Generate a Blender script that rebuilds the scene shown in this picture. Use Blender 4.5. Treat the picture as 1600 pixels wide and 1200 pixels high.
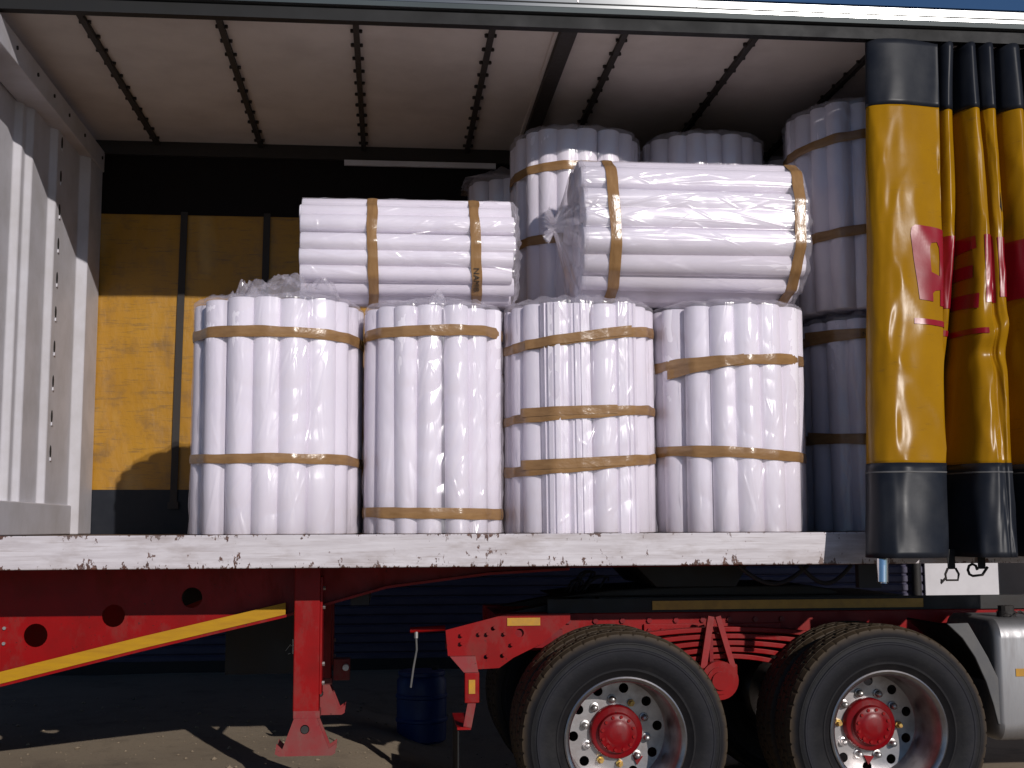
import bpy, bmesh, math, random
import numpy as np
from mathutils import Vector, Matrix, noise
R = math.radians
PI = math.pi
scene = bpy.context.scene
for o in list(bpy.data.objects):
    bpy.data.objects.remove(o)

# ------------------------------------------------------------------ camera
cam_d = bpy.data.cameras.new('camera')
cam = bpy.data.objects.new('camera', cam_d)
scene.collection.objects.link(cam)
scene.camera = cam
cam_d.sensor_width = 36.0
cam_d.lens = 36.0 * 1950 / 1600
cam_d.clip_start = 0.05
cam_d.clip_end = 2000
YAW, PITCH, ROLL = R(5.67), R(6.55), R(-0.25)
fw = Vector((math.sin(YAW) * math.cos(PITCH), math.cos(YAW) * math.cos(PITCH), math.sin(PITCH)))
rt = Vector((math.cos(YAW), -math.sin(YAW), 0))
up = rt.cross(fw)
r2 = rt * math.cos(ROLL) + up * math.sin(ROLL)
u2 = -rt * math.sin(ROLL) + up * math.cos(ROLL)
mw = Matrix((r2, u2, -fw)).transposed().to_4x4()
mw.translation = (0, -6.33, 1.62)
cam.matrix_world = mw

# ------------------------------------------------------------------ world, sun, exposure
to_sun = Vector((0.40, -1.0, 0.425)).normalized()
elev = math.asin(to_sun.z)
azim = math.atan2(to_sun.x, to_sun.y)
world = bpy.data.worlds.new('World')
scene.world = world
world.use_nodes = True
wn = world.node_tree
wn.nodes.clear()
sky = wn.nodes.new('ShaderNodeTexSky')
sky.sky_type = 'NISHITA'
sky.sun_disc = False
sky.sun_elevation = elev
sky.sun_rotation = azim
sky.altitude = 1500
sky.air_density = 1.0
sky.dust_density = 0.3
sky.ozone_density = 6.0
bg = wn.nodes.new('ShaderNodeBackground')
bg.inputs['Strength'].default_value = 0.08
wo = wn.nodes.new('ShaderNodeOutputWorld')
wn.links.new(sky.outputs[0], bg.inputs[0])
wn.links.new(bg.outputs[0], wo.inputs[0])
sun_d = bpy.data.lights.new('sun', 'SUN')
sun_d.energy = 4.6
sun_d.angle = R(0.5)
sun_d.color = (1.0, 0.945, 0.90)
sun = bpy.data.objects.new('sun', sun_d)
scene.collection.objects.link(sun)
sun.rotation_euler = (-to_sun).to_track_quat('-Z', 'Y').to_euler()
sun.location = (8, -20, 9)
vs = scene.view_settings
vs.view_transform = 'Standard'
vs.look = 'None'
vs.exposure = -0.6
vs.gamma = 1.0
vs.use_curve_mapping = False
scene.cycles.max_bounces = 5
scene.cycles.diffuse_bounces = 3
scene.cycles.glossy_bounces = 2
scene.cycles.transparent_max_bounces = 14

# ------------------------------------------------------------------ materials
def N(nt, t, **kw):
    n = nt.nodes.new(t)
    for k, v in kw.items():
        if hasattr(n, k):
            setattr(n, k, v)
        else:
            n.inputs[k].default_value = v
    return n

def mat_base(name):
    m = bpy.data.materials.new(name)
    m.use_nodes = True
    nt = m.node_tree
    b = nt.nodes['Principled BSDF']
    return m, nt, b

def coords(nt, scale=(1, 1, 1), kind='Object'):
    tc = nt.nodes.new('ShaderNodeTexCoord')
    mp = nt.nodes.new('ShaderNodeMapping')
    mp.inputs['Scale'].default_value = scale
    nt.links.new(tc.outputs[kind], mp.inputs[0])
    return mp.outputs[0]

def tex_noise(nt, vec, scale, detail=4, rough=0.55):
    n = nt.nodes.new('ShaderNodeTexNoise')
    n.inputs['Scale'].default_value = scale
    n.inputs['Detail'].default_value = detail
    n.inputs['Roughness'].default_value = rough
    nt.links.new(vec, n.inputs['Vector'])
    return n.outputs[0]

def ramp(nt, val, stops):
    r = nt.nodes.new('ShaderNodeValToRGB')
    el = r.color_ramp.elements
    while len(el) < len(stops):
        el.new(0.5)
    for e, (p, c) in zip(el, stops):
        e.position = p
        e.color = c if len(c) == 4 else (*c, 1)
    nt.links.new(val, r.inputs[0])
    return r.outputs[0]

def mixc(nt, fac, a, b, mode='MIX'):
    m = nt.nodes.new('ShaderNodeMix')
    m.data_type = 'RGBA'
    m.blend_type = mode
    for i, v in ((0, fac), (6, a), (7, b)):
        if hasattr(v, 'is_linked') or hasattr(v, 'links'):
            nt.links.new(v, m.inputs[i])
        else:
            m.inputs[i].default_value = v if i == 0 else ((*v, 1) if len(v) == 3 else v)
    return m.outputs[2]

def mth(nt, op, a, b=0.5):
    m = nt.nodes.new('ShaderNodeMath')
    m.operation = op
    for i, v in ((0, a), (1, b)):
        if hasattr(v, 'links'):
            nt.links.new(v, m.inputs[i])
        else:
            m.inputs[i].default_value = v
    return m.outputs[0]

def bump(nt, b, height, strength=0.3, dist=0.01):
    bn = nt.nodes.new('ShaderNodeBump')
    bn.inputs['Strength'].default_value = strength
    bn.inputs['Distance'].default_value = dist
    nt.links.new(height, bn.inputs['Height'])
    nt.links.new(bn.outputs[0], b.inputs['Normal'])
    return bn.outputs[0]

def paint(name, col, col2, scale=6, rough=0.4, metal=0.0, stretch=(1, 1, 1), lo=0.4, hi=0.7, bs=0.15, bscale=40, dist=0.003, kind='Object', spec=0.5):
    m, nt, b = mat_base(name)
    v = coords(nt, stretch, kind)
    n = tex_noise(nt, v, scale, 6, 0.6)
    c = ramp(nt, n, [(lo, col), (hi, col2)])
    nt.links.new(c, b.inputs['Base Color'])
    b.inputs['Metallic'].default_value = metal
    b.inputs['Specular IOR Level'].default_value = spec
    rr = ramp(nt, n, [(0.3, (rough,) * 3), (0.8, (min(1, rough * 1.5),) * 3)])
    nt.links.new(rr, b.inputs['Roughness'])
    if bs:
        bump(nt, b, tex_noise(nt, v, bscale, 3), bs, dist)
    return m

M = {}
M['foam'] = paint('white_foam', (0.88, 0.83, 0.905), (0.84, 0.785, 0.87), 5, 0.7, bs=0.25, bscale=160, dist=0.002, spec=0.25)
def dirty_paint(name, col, col2, dust, rough=0.36, spec=0.25, amt=0.55):
    m, nt, b = mat_base(name)
    v = coords(nt)
    n = tex_noise(nt, v, 5, 6, 0.6)
    c = ramp(nt, n, [(0.4, col), (0.7, col2)])
    k = ramp(nt, tex_noise(nt, coords(nt, (1, 1, 0.5)), 7, 8, 0.72), [(0.50, (0, 0, 0)), (0.74, (amt,) * 3)])
    c2 = mixc(nt, k, c, dust)
    k2 = ramp(nt, tex_noise(nt, v, 55, 4, 0.6), [(0.66, (0, 0, 0)), (0.72, (0.8, 0.8, 0.8))])
    c3 = mixc(nt, k2, c2, (0.03, 0.012, 0.01))
    nt.links.new(c3, b.inputs['Base Color'])
    rr = ramp(nt, k, [(0.0, (rough,) * 3), (0.6, (0.8,) * 3)])
    nt.links.new(rr, b.inputs['Roughness'])
    b.inputs['Specular IOR Level'].default_value = spec
    bump(nt, b, tex_noise(nt, v, 40, 3), 0.1, 0.003)
    return m
M['red'] = dirty_paint('red_paint', (0.27, 0.002, 0.003), (0.20, 0.003, 0.003), (0.13, 0.035, 0.025))
M['red_worn'] = dirty_paint('worn_red_paint', (0.24, 0.025, 0.028), (0.19, 0.06, 0.055), (0.17, 0.11, 0.09), 0.6, 0.2, 0.9)
M['red_hub'] = dirty_paint('hub_red_paint', (0.22, 0.001, 0.004), (0.13, 0.003, 0.005), (0.06, 0.012, 0.012), 0.34, 0.35)
M['yellow_paint'] = paint('yellow_paint', (0.46, 0.24, 0.003), (0.37, 0.18, 0.005), 5, 0.45, stretch=(1, 6, 6), spec=0.3)
M['reflector_yellow'] = paint('yellow_tape', (0.52, 0.26, 0.012), (0.40, 0.2, 0.02), 20, 0.35)
M['black_steel'] = paint('black_steel', (0.012, 0.011, 0.012), (0.03, 0.024, 0.02), 8, 0.55)
M['rubber_black'] = paint('black_rubber', (0.010, 0.010, 0.011), (0.013, 0.013, 0.013), 4, 0.5, bs=0.03, spec=0.25)
M['seam'] = paint('dark_seam', (0.02, 0.016, 0.014), (0.035, 0.028, 0.024), 30, 0.6)
def mk_alu():
    m, nt, b = mat_base('aluminium')
    b.inputs['Metallic'].default_value = 1.0
    n = tex_noise(nt, coords(nt, (0.4, 1, 1)), 3, 3, 0.5)
    nt.links.new(ramp(nt, n, [(0.3, (0.20, 0.205, 0.205)), (0.7, (0.26, 0.265, 0.26))]), b.inputs['Base Color'])
    b.inputs['Roughness'].default_value = 0.21
    return m
M['alu'] = mk_alu()
M['rim_alu'] = paint('rim_aluminium', (0.50, 0.485, 0.49), (0.27, 0.235, 0.225), 7, 0.3, 1.0, bs=0.1, bscale=50)
M['tank_alu'] = paint('tank_aluminium', (0.42, 0.415, 0.42), (0.34, 0.33, 0.335), 5, 0.45, 0.85, (6, 6, 1), bs=0.08)
M['chrome'] = paint('chrome', (0.85, 0.85, 0.86), (0.75, 0.75, 0.76), 5, 0.12, 1.0, bs=0.03)
M['zinc'] = paint('zinc', (0.55, 0.53, 0.52), (0.4, 0.38, 0.36), 15, 0.35, 0.9)
M['brass'] = paint('brass_fitting', (0.55, 0.40, 0.12), (0.35, 0.12, 0.05), 20, 0.35, 0.8)
M['ceiling'] = paint('ceiling_panel', (0.66, 0.60, 0.555), (0.55, 0.49, 0.45), 2.2, 0.55, bs=0.1, bscale=90)
M['wall_white'] = paint('bulkhead_white', (0.62, 0.605, 0.65), (0.52, 0.50, 0.52), 4, 0.45, bs=0.08)
M['dark_hole'] = paint('dark_recess', (0.012, 0.010, 0.010), (0.02, 0.018, 0.018), 12, 0.8)
M['black_pvc'] = paint('black_tarpaulin', (0.012, 0.014, 0.020), (0.020, 0.022, 0.028), 5, 0.34, bs=0.06, bscale=10, dist=0.008, spec=0.2)
M['black_pvc_in'] = paint('black_tarpaulin_inside', (0.007, 0.005, 0.005), (0.011, 0.008, 0.008), 5, 0.6, bs=0.05, spec=0.15)
M['red_print'] = paint('red_print', (0.27, 0.004, 0.012), (0.22, 0.005, 0.012), 5, 0.30, bs=0.12, bscale=14, dist=0.006)
M['black_print'] = paint('black_print', (0.02, 0.016, 0.014), (0.03, 0.022, 0.02), 8, 0.5, bs=0.05)
M['mudguard'] = paint('grey_plastic', (0.075, 0.075, 0.08), (0.13, 0.125, 0.12), 9, 0.6, lo=0.35)
M['hose'] = paint('air_hose', (0.02, 0.02, 0.03), (0.04, 0.03, 0.03), 20, 0.45)
M['drum'] = paint('blue_plastic', (0.006, 0.03, 0.16), (0.008, 0.028, 0.12), 6, 0.4)
M['cab_paint'] = paint('cab_white', (0.75, 0.74, 0.73), (0.66, 0.65, 0.63), 4, 0.3)
M['glass'] = paint('cab_glass', (0.02, 0.025, 0.03), (0.03, 0.035, 0.04), 4, 0.08)
M['chalk'] = paint('chalk', (0.7, 0.68, 0.66), (0.5, 0.48, 0.46), 30, 0.9)
M['cladding_white'] = paint('white_cladding', (0.62, 0.60, 0.62), (0.54, 0.52, 0.54), 2.5, 0.5, bs=0.05)  # pale wall colour, kept only for the sunlit stretch
M['cladding'] = paint('wall_cladding', (0.075, 0.068, 0.115), (0.055, 0.05, 0.09), 2.5, 0.5, stretch=(1, 1, 4), bs=0.05)  # same pale wall in shade, the shade put into the colour
M['deck_floor'] = paint('deck_boards', (0.20, 0.13, 0.085), (0.13, 0.085, 0.06), 6, 0.7, stretch=(0.6, 6, 6))

def mk_yellow():
    m, nt, b = mat_base('yellow_tarpaulin')
    v = coords(nt)
    n = tex_noise(nt, v, 3, 6, 0.6)
    c = ramp(nt, n, [(0.35, (0.345, 0.170, 0.004)), (0.72, (0.285, 0.137, 0.005))])
    dn = tex_noise(nt, coords(nt, (7, 7, 38)), 1.2, 7, 0.7)
    d = ramp(nt, dn, [(0.60, (0, 0, 0)), (0.74, (0.55, 0.55, 0.55))])
    c2 = mixc(nt, d, c, (0.13, 0.075, 0.025))
    nt.links.new(c2, b.inputs['Base Color'])
    b.inputs['Roughness'].default_value = 0.26
    b.inputs['Specular IOR Level'].default_value = 0.13
    h = tex_noise(nt, coords(nt, (5, 5, 2)), 2.2, 4, 0.5)
    bump(nt, b, h, 0.10, 0.012)
    return m
M['yellow_pvc'] = mk_yellow()

def mk_yellow_inside():
    m, nt, b = mat_base('yellow_tarpaulin_inside')
    v = coords(nt)
    n = tex_noise(nt, v, 2.5, 6, 0.6)
    c = ramp(nt, n, [(0.3, (0.41, 0.198, 0.004)), (0.75, (0.33, 0.152, 0.006))])
    dn = tex_noise(nt, coords(nt, (4, 4, 38)), 1.5, 8, 0.75)
    d = ramp(nt, dn, [(0.53, (0, 0, 0)), (0.68, (0.85, 0.85, 0.85))])
    c2 = mixc(nt, d, c, (0.14, 0.08, 0.025))
    n3 = tex_noise(nt, v, 5.0, 5, 0.65)
    d3 = ramp(nt, n3, [(0.52, (0, 0, 0)), (0.70, (0.6, 0.6, 0.6))])
    c3 = mixc(nt, d3, c2, (0.17, 0.095, 0.03))
    # pale soft streaks
    rn = tex_noise(nt, coords(nt, (2.2, 2.2, 0.7)), 1.6, 2, 0.4)
    d4 = ramp(nt, rn, [(0.62, (0, 0, 0)), (0.70, (0.35, 0.35, 0.35))])
    c4 = mixc(nt, d4, c3, (0.55, 0.36, 0.12))
    nt.links.new(c4, b.inputs['Base Color'])
    b.inputs['Roughness'].default_value = 0.45
    bump(nt, b, tex_noise(nt, coords(nt, (3, 3, 1.5)), 2.0, 4), 0.35, 0.03)
    return m
M['yellow_in'] = mk_yellow_inside()

def mk_chipped():
    m, nt, b = mat_base('chipped_white_paint')
    v = coords(nt)
    n = tex_noise(nt, coords(nt, (0.5, 3, 6)), 6, 6, 0.65)
    c = ramp(nt, n, [(0.35, (0.66, 0.62, 0.65)), (0.7, (0.50, 0.455, 0.475))])
    # chips gather near the lower and upper edge; z runs from -0.0825 to 0.0825
    sep = nt.nodes.new('ShaderNodeSeparateXYZ')
    nt.links.new(v, sep.inputs[0])
    edge = mth(nt, 'MULTIPLY', mth(nt, 'ABSOLUTE', sep.outputs[2]), 12.1)
    edge = mth(nt, 'POWER', edge, 3.0)
    low = mth(nt, 'MULTIPLY', mth(nt, 'LESS_THAN', sep.outputs[2], 0.0), 0.035)
    n1 = tex_noise(nt, coords(nt, (1.0, 1, 0.5)), 40, 5, 0.7)
    n2 = tex_noise(nt, coords(nt, (1, 1, 1)), 3.2, 3, 0.5)
    s = mth(nt, 'ADD', n1, mth(nt, 'MULTIPLY', edge, 0.135))
    s = mth(nt, 'ADD', s, mth(nt, 'MULTIPLY', mth(nt, 'SUBTRACT', n2, 0.5), 0.45))
    s = mth(nt, 'ADD', s, low)
    k = ramp(nt, s, [(0.685, (0, 0, 0)), (0.70, (1, 1, 1))])
    rust = ramp(nt, tex_noise(nt, v, 40, 4), [(0.3, (0.05, 0.02, 0.015)), (0.7, (0.14, 0.06, 0.04))])
    c2 = mixc(nt, k, c, rust)
    # long faint scratches
    n4 = tex_noise(nt, coords(nt, (1.2, 1, 60)), 2.5, 4, 0.6)
    k4 = ramp(nt, n4, [(0.57, (0, 0, 0)), (0.70, (0.7, 0.7, 0.7))])
    c3 = mixc(nt, k4, c2, (0.34, 0.28, 0.27))
    # grime smears
    n5 = tex_noise(nt, coords(nt, (1.0, 1, 3)), 2.4, 5, 0.7)
    k5 = ramp(nt, n5, [(0.50, (0, 0, 0)), (0.75, (0.7, 0.7, 0.7))])
    c4 = mixc(nt, k5, c3, (0.30, 0.24, 0.22))
    nt.links.new(c4, b.inputs['Base Color'])
    b.inputs['Roughness'].default_value = 0.5
    inv = mth(nt, 'SUBTRACT', 1.0, k)
    bump(nt, b, inv, 0.5, 0.002)
    return m
M['chipped'] = mk_chipped()

def mk_film(name, milk=0.14, gloss=0.05, rough=0.25):
    m = bpy.data.materials.new(name)
    m.use_nodes = True
    nt = m.node_tree
    nt.nodes.clear()
    out = nt.nodes.new('ShaderNodeOutputMaterial')
    tr = nt.nodes.new('ShaderNodeBsdfTransparent')
    tr.inputs[0].default_value = (0.98, 0.975, 0.98, 1)
    gl = nt.nodes.new('ShaderNodeBsdfGlossy')
    gl.inputs['Roughness'].default_value = rough
    gl.inputs[0].default_value = (1, 1, 1, 1)
    df = nt.nodes.new('ShaderNodeBsdfDiffuse')
    df.inputs[0].default_value = (0.88, 0.83, 0.92, 1)
    fr = nt.nodes.new('ShaderNodeFresnel')
    fr.inputs[0].default_value = 1.38
    m1 = nt.nodes.new('ShaderNodeMixShader')
    m1.inputs[0].default_value = milk
    nt.links.new(tr.outputs[0], m1.inputs[1])
    nt.links.new(df.outputs[0], m1.inputs[2])
    m2 = nt.nodes.new('ShaderNodeMixShader')
    fac = mth(nt, 'ADD', mth(nt, 'MULTIPLY', fr.outputs[0], 0.3), gloss)
    nt.links.new(mth(nt, 'MINIMUM', fac, 0.18), m2.inputs[0])
    nt.links.new(m1.outputs[0], m2.inputs[1])
    nt.links.new(gl.outputs[0], m2.inputs[2])
    nt.links.new(m2.outputs[0], out.inputs[0])
    return m
M['film'] = mk_film('plastic_film')
M['film_bag'] = mk_film('crumpled_plastic_film', 0.16, 0.05, 0.2)

def mk_tape():
    m, nt, b = mat_base('brown_packing_tape')
    v = coords(nt)
    n = tex_noise(nt, coords(nt, (3, 3, 14)), 3, 5, 0.6)
    c = ramp(nt, n, [(0.3, (0.34, 0.195, 0.085)), (0.7, (0.25, 0.135, 0.055))])
    nt.links.new(c, b.inputs['Base Color'])
    b.inputs['Roughness'].default_value = 0.25
    bump(nt, b, tex_noise(nt, coords(nt, (8, 8, 14)), 3, 4), 0.5, 0.006)
    return m
M['tape'] = mk_tape()

def mk_tyre():
    m, nt, b = mat_base('tyre_rubber')
    v = coords(nt)
    # dust: brown on the tread, grey-blue rings on the sidewall
    sep = nt.nodes.new('ShaderNodeSeparateXYZ')
    nt.links.new(v, sep.inputs[0])
    rr = mth(nt, 'SQRT', mth(nt, 'ADD', mth(nt, 'MULTIPLY', sep.outputs[0], sep.outputs[0]), mth(nt, 'MULTIPLY', sep.outputs[2], sep.outputs[2])), 0)
    n = tex_noise(nt, v, 9, 5, 0.65)
    r_n = mth(nt, 'ADD', rr, mth(nt, 'MULTIPLY', mth(nt, 'SUBTRACT', n, 0.5), 0.03))
    c = ramp(nt, r_n, [(0.31, (0.011, 0.010, 0.011)), (0.40, (0.007, 0.007, 0.009)), (0.452, (0.017, 0.017, 0.022)), (0.472, (0.008, 0.008, 0.009)), (0.50, (0.019, 0.018, 0.020)), (0.528, (0.060, 0.042, 0.026))])
    k = ramp(nt, tex_noise(nt, coords(nt, (1, 1, 1)), 3.0, 5, 0.7), [(0.5, (0, 0, 0)), (0.8, (0.45, 0.45, 0.45))])
    c2 = mixc(nt, k, c, (0.042, 0.038, 0.036))
    nt.links.new(c2, b.inputs['Base Color'])
    b.inputs['Roughness'].default_value = 0.6
    b.inputs['Specular IOR Level'].default_value = 0.18
    bump(nt, b, tex_noise(nt, v, 60, 4), 0.3, 0.003)
    return m
M['tyre'] = mk_tyre()

def mk_ground():
    m, nt, b = mat_base('dusty_ground')
    v = coords(nt)
    n = tex_noise(nt, v, 0.6, 8, 0.65)
    c = ramp(nt, n, [(0.3, (0.33, 0.26, 0.18)), (0.7, (0.25, 0.195, 0.135))])
    n2 = tex_noise(nt, v, 45, 4, 0.7)
    c2 = mixc(nt, ramp(nt, n2, [(0.55, (0, 0, 0)), (0.75, (0.6, 0.6, 0.6))]), c, (0.12, 0.095, 0.075))
    k3 = ramp(nt, tex_noise(nt, v, 2.6, 6, 0.7), [(0.52, (0, 0, 0)), (0.72, (0.65, 0.65, 0.65))])
    c2 = mixc(nt, k3, c2, (0.13, 0.10, 0.07))
    nt.links.new(c2, b.inputs['Base Color'])
    b.inputs['Roughness'].default_value = 0.95
    bump(nt, b, n2, 0.4, 0.01)
    return m
M['ground'] = mk_ground()

# ------------------------------------------------------------------ helpers
col = scene.collection

def link(o, parent=None):
    col.objects.link(o)
    if parent is not None:
        o.parent = parent
    return o

def empty(name, loc=(0, 0, 0), rot=(0, 0, 0), label=None, cat=None, group=None):
    o = bpy.data.objects.new(name, None)
    o.location = loc
    o.rotation_euler = rot
    o.empty_display_size = 0.1
    link(o)
    tag(o, label, cat, group)
    return o

def tag(o, label=None, cat=None, group=None, kind=None):
    if label: o['label'] = label
    if cat: o['category'] = cat
    if group: o['group'] = group
    if kind: o['kind'] = kind
    return o

class MB:
    def __init__(s):
        s.v, s.f = [], []
    def add(s, vs_, fs):
        k = len(s.v)
        s.v += [tuple(p) for p in vs_]
        s.f += [tuple(i + k for i in f) for f in fs]
        return s
    def box(s, x0, x1, y0, y1, z0, z1):
        return s.add([(x0, y0, z0), (x1, y0, z0), (x1, y1, z0), (x0, y1, z0), (x0, y0, z1), (x1, y0, z1), (x1, y1, z1), (x0, y1, z1)],
                     [(0, 3, 2, 1), (4, 5, 6, 7), (0, 1, 5, 4), (1, 2, 6, 5), (2, 3, 7, 6), (3, 0, 4, 7)])
    def bar(s, a, b, w, h):
        a, b = Vector(a), Vector(b)
        d = (b - a).normalized()
        ref = Vector((0, 0, 1)) if abs(d.z) < 0.9 else Vector((0, 1, 0))
        p = d.cross(ref).normalized()
        q = p.cross(d).normalized()
        vs_ = []
        for c in (a, b):
            for i, j in ((-1, -1), (1, -1), (1, 1), (-1, 1)):
                vs_.append(c + p * (i * w / 2) + q * (j * h / 2))
        return s.add(vs_, [(3, 2, 1, 0), (4, 5, 6, 7), (0, 1, 5, 4), (1, 2, 6, 5), (2, 3, 7, 6), (3, 0, 4, 7)])
    def cyl(s, a, b, r0, r1=None, seg=16):
        r1 = r0 if r1 is None else r1
        a, b = Vector(a), Vector(b)
        d = (b - a).normalized()
        ref = Vector((0, 0, 1)) if abs(d.z) < 0.9 else Vector((1, 0, 0))
        p = d.cross(ref).normalized()
        q = d.cross(p).normalized()
        vs_ = []
        for c, r in ((a, r0), (b, r1)):
            for k in range(seg):
                t = 2 * PI * k / seg
                vs_.append(c + (p * math.cos(t) + q * math.sin(t)) * r)
        fs = [(k, (k + 1) % seg, seg + (k + 1) % seg, seg + k) for k in range(seg)]
        fs += [tuple(range(seg))[::-1], tuple(range(seg, 2 * seg))]
        return s.add(vs_, fs)
    def tube(s, pts, r, seg=8):
        pts = [Vector(p) for p in pts]
        vs_, fs = [], []
        pp = None
        for i, c in enumerate(pts):
            d = (pts[min(i + 1, len(pts) - 1)] - pts[max(i - 1, 0)]).normalized()
            if pp is None:
                ref = Vector((0, 0, 1)) if abs(d.z) < 0.9 else Vector((1, 0, 0))
                p = d.cross(ref).normalized()
            else:
                p = (pp - d * pp.dot(d)).normalized()
            pp = p
            q = d.cross(p)
            for k in range(seg):
                t = 2 * PI * k / seg
                vs_.append(c + (p * math.cos(t) + q * math.sin(t)) * r)
        n = len(pts)
        for i in range(n - 1):
            for k in range(seg):
                fs.append((i * seg + k, i * seg + (k + 1) % seg, (i + 1) * seg + (k + 1) % seg, (i + 1) * seg + k))
        fs += [tuple(range(seg))[::-1], tuple(range((n - 1) * seg, n * seg))]
        return s.add(vs_, fs)
    def revolve_y(s, prof, seg=64, closed=False):
        # prof: list of (radius, y); axis is y
        n = len(prof)
        vs_ = []
        for k in range(seg):
            t = 2 * PI * k / seg
            for r, y in prof:
                vs_.append((r * math.cos(t), y, r * math.sin(t)))
        fs = []
        for k in range(seg):
            k2 = (k + 1) % seg
            for i in range(n if closed else n - 1):
                j = (i + 1) % n
                fs.append((k * n + i, k2 * n + i, k2 * n + j, k * n + j))
        return s.add(vs_, fs)
    def prism(s, pts, y0, y1):
        # polygon in x,z extruded along y
        n = len(pts)
        vs_ = [(x, y0, z) for x, z in pts] + [(x, y1, z) for x, z in pts]
        fs = [tuple(range(n)), tuple(range(n, 2 * n))[::-1]]
        fs += [(k, n + k, n + (k + 1) % n, (k + 1) % n) for k in range(n)]
        return s.add(vs_, fs)
    def mesh(s, name, smooth=False, angle=35, recalc=True):
        me = bpy.data.meshes.new(name)
        me.from_pydata(s.v, [], s.f)
        bm = bmesh.new()
        bm.from_mesh(me)
        if recalc:
            bmesh.ops.recalc_face_normals(bm, faces=bm.faces)
        bm.to_mesh(me)
        bm.free()
        if smooth:
            me.polygons.foreach_set('use_smooth', [True] * len(me.polygons))
            if angle < 180:
                me.set_sharp_from_angle(angle=R(angle))
        return me
    def build(s, name, mat, parent=None, smooth=False, angle=35, bevel=0, recalc=True):
        me = s.mesh(name, smooth, angle, recalc)
        me.materials.append(M[mat])
        o = bpy.data.objects.new(name, me)
        link(o, parent)
        if bevel:
            md = o.modifiers.new('bevel', 'BEVEL')
            md.width = bevel
            md.segments = 2
            md.limit_method = 'ANGLE'
        return o

def inst(src, parent, loc=(0, 0, 0), rot=(0, 0, 0), scale=(1, 1, 1)):
    o = bpy.data.objects.new(src.name.split('.')[0], src.data)
    link(o, parent)
    o.location, o.rotation_euler, o.scale = loc, rot, scale
    return o

def plate_mesh(name, outline, holes, thick, y0):
    # outline and holes in (x, z); a solid plate from y0 to y0 + thick
    cu = bpy.data.curves.new(name, 'CURVE')
    cu.dimensions = '2D'
    cu.fill_mode = 'BOTH'
    cu.extrude = thick / 2
    def spl(pts):
        sp = cu.splines.new('POLY')
        sp.points.add(len(pts) - 1)
        for p, (x, z) in zip(sp.points, pts):
            p.co = (x, z, 0, 1)
        sp.use_cyclic_u = True
    spl(outline)
    for cx, cz, r in holes:
        spl([(cx + r * math.cos(2 * PI * k / 20), cz + r * math.sin(2 * PI * k / 20)) for k in range(20)])
    ob = bpy.data.objects.new(name, cu)
    link(ob)
    me = bpy.data.meshes.new_from_object(ob.evaluated_get(bpy.context.evaluated_depsgraph_get()))
    bpy.data.objects.remove(ob)
    for v in me.vertices:
        x, z, d = v.co
        v.co = (x, y0 + thick / 2 + d, z)
    bm = bmesh.new()
    bm.from_mesh(me)
    bmesh.ops.remove_doubles(bm, verts=bm.verts, dist=1e-5)
    bmesh.ops.recalc_face_normals(bm, faces=bm.faces)
    bm.to_mesh(me)
    bm.free()
    me.name = name
    me.materials.clear()
    return me

def plate(name, outline, holes, thick, y0, mat, parent=None):
    me = plate_mesh(name, outline, holes, thick, y0)
    me.materials.append(M[mat])
    return link(bpy.data.objects.new(name, me), parent)

def text_mesh(txt, size):
    cu = bpy.data.curves.new('letters', 'FONT')
    cu.body = txt
    cu.size = size
    cu.resolution_u = 3
    ob = bpy.data.objects.new('letters', cu)
    link(ob)
    me = bpy.data.meshes.new_from_object(ob.evaluated_get(bpy.context.evaluated_depsgraph_get()))
    bpy.data.objects.remove(ob)
    return me

# ------------------------------------------------------------------ ground
def sstep(a, b, x):
    t = max(0.0, min(1.0, (x - a) / (b - a)))
    return t * t * (3 - 2 * t)
def ground_h(x, y):
    h = 0.24 * max(sstep(0.62, -0.35, x), sstep(2.95, 4.6, y)) * sstep(-0.6, 0.9, y)
    if -12 < x < 14 and -7 < y < 8:
        h += 0.012 * noise.noise((x * 0.9, y * 0.9, 0.4)) + 0.006 * noise.noise((x * 4, y * 4, 1.4))
    return h
def axis_steps(lo, hi, step):
    v = [-400, -120, -40]
    k = lo
    while k <= hi + 1e-6:
        v.append(k); k += step
    return v + [40, 120, 400]
gx, gy = axis_steps(-12, 14, 0.16), axis_steps(-7, 8, 0.16)
gm = MB()
gm.add([(x, y, ground_h(x, y)) for x in gx for y in gy], [(i * len(gy) + j, (i + 1) * len(gy) + j, (i + 1) * len(gy) + j + 1, i * len(gy) + j + 1) for i in range(len(gx) - 1) for j in range(len(gy) - 1)])
tag(gm.build('ground', 'ground', recalc=False, smooth=True, angle=180), kind='structure')

random.seed(77)
m = MB()
for q in range(900):
    x, y = random.uniform(-3.6, 3.2), random.uniform(0.6, 4.4)
    r_ = random.choice((0.004, 0.006, 0.006, 0.009, 0.016))
    r_ *= random.uniform(0.7, 1.4)
    zz = ground_h(x, y) + r_ * 0.25
    a0 = random.random() * 6
    ring = [(x + r_ * random.uniform(0.7, 1.2) * math.cos(a0 + k * 1.2566), y + r_ * random.uniform(0.7, 1.2) * math.sin(a0 + k * 1.2566), zz) for k in range(5)]
    m.add(ring + [(x, y, zz + r_ * random.uniform(0.4, 0.8)), (x, y, zz - r_ * 0.5)], [(k, (k + 1) % 5, 5) for k in range(5)] + [((k + 1) % 5, k, 6) for k in range(5)])
tag(m.build('gravel', 'ground', recalc=False), 'loose grit and pebbles scattered on the ground under the truck', 'gravel', kind='stuff')

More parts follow.
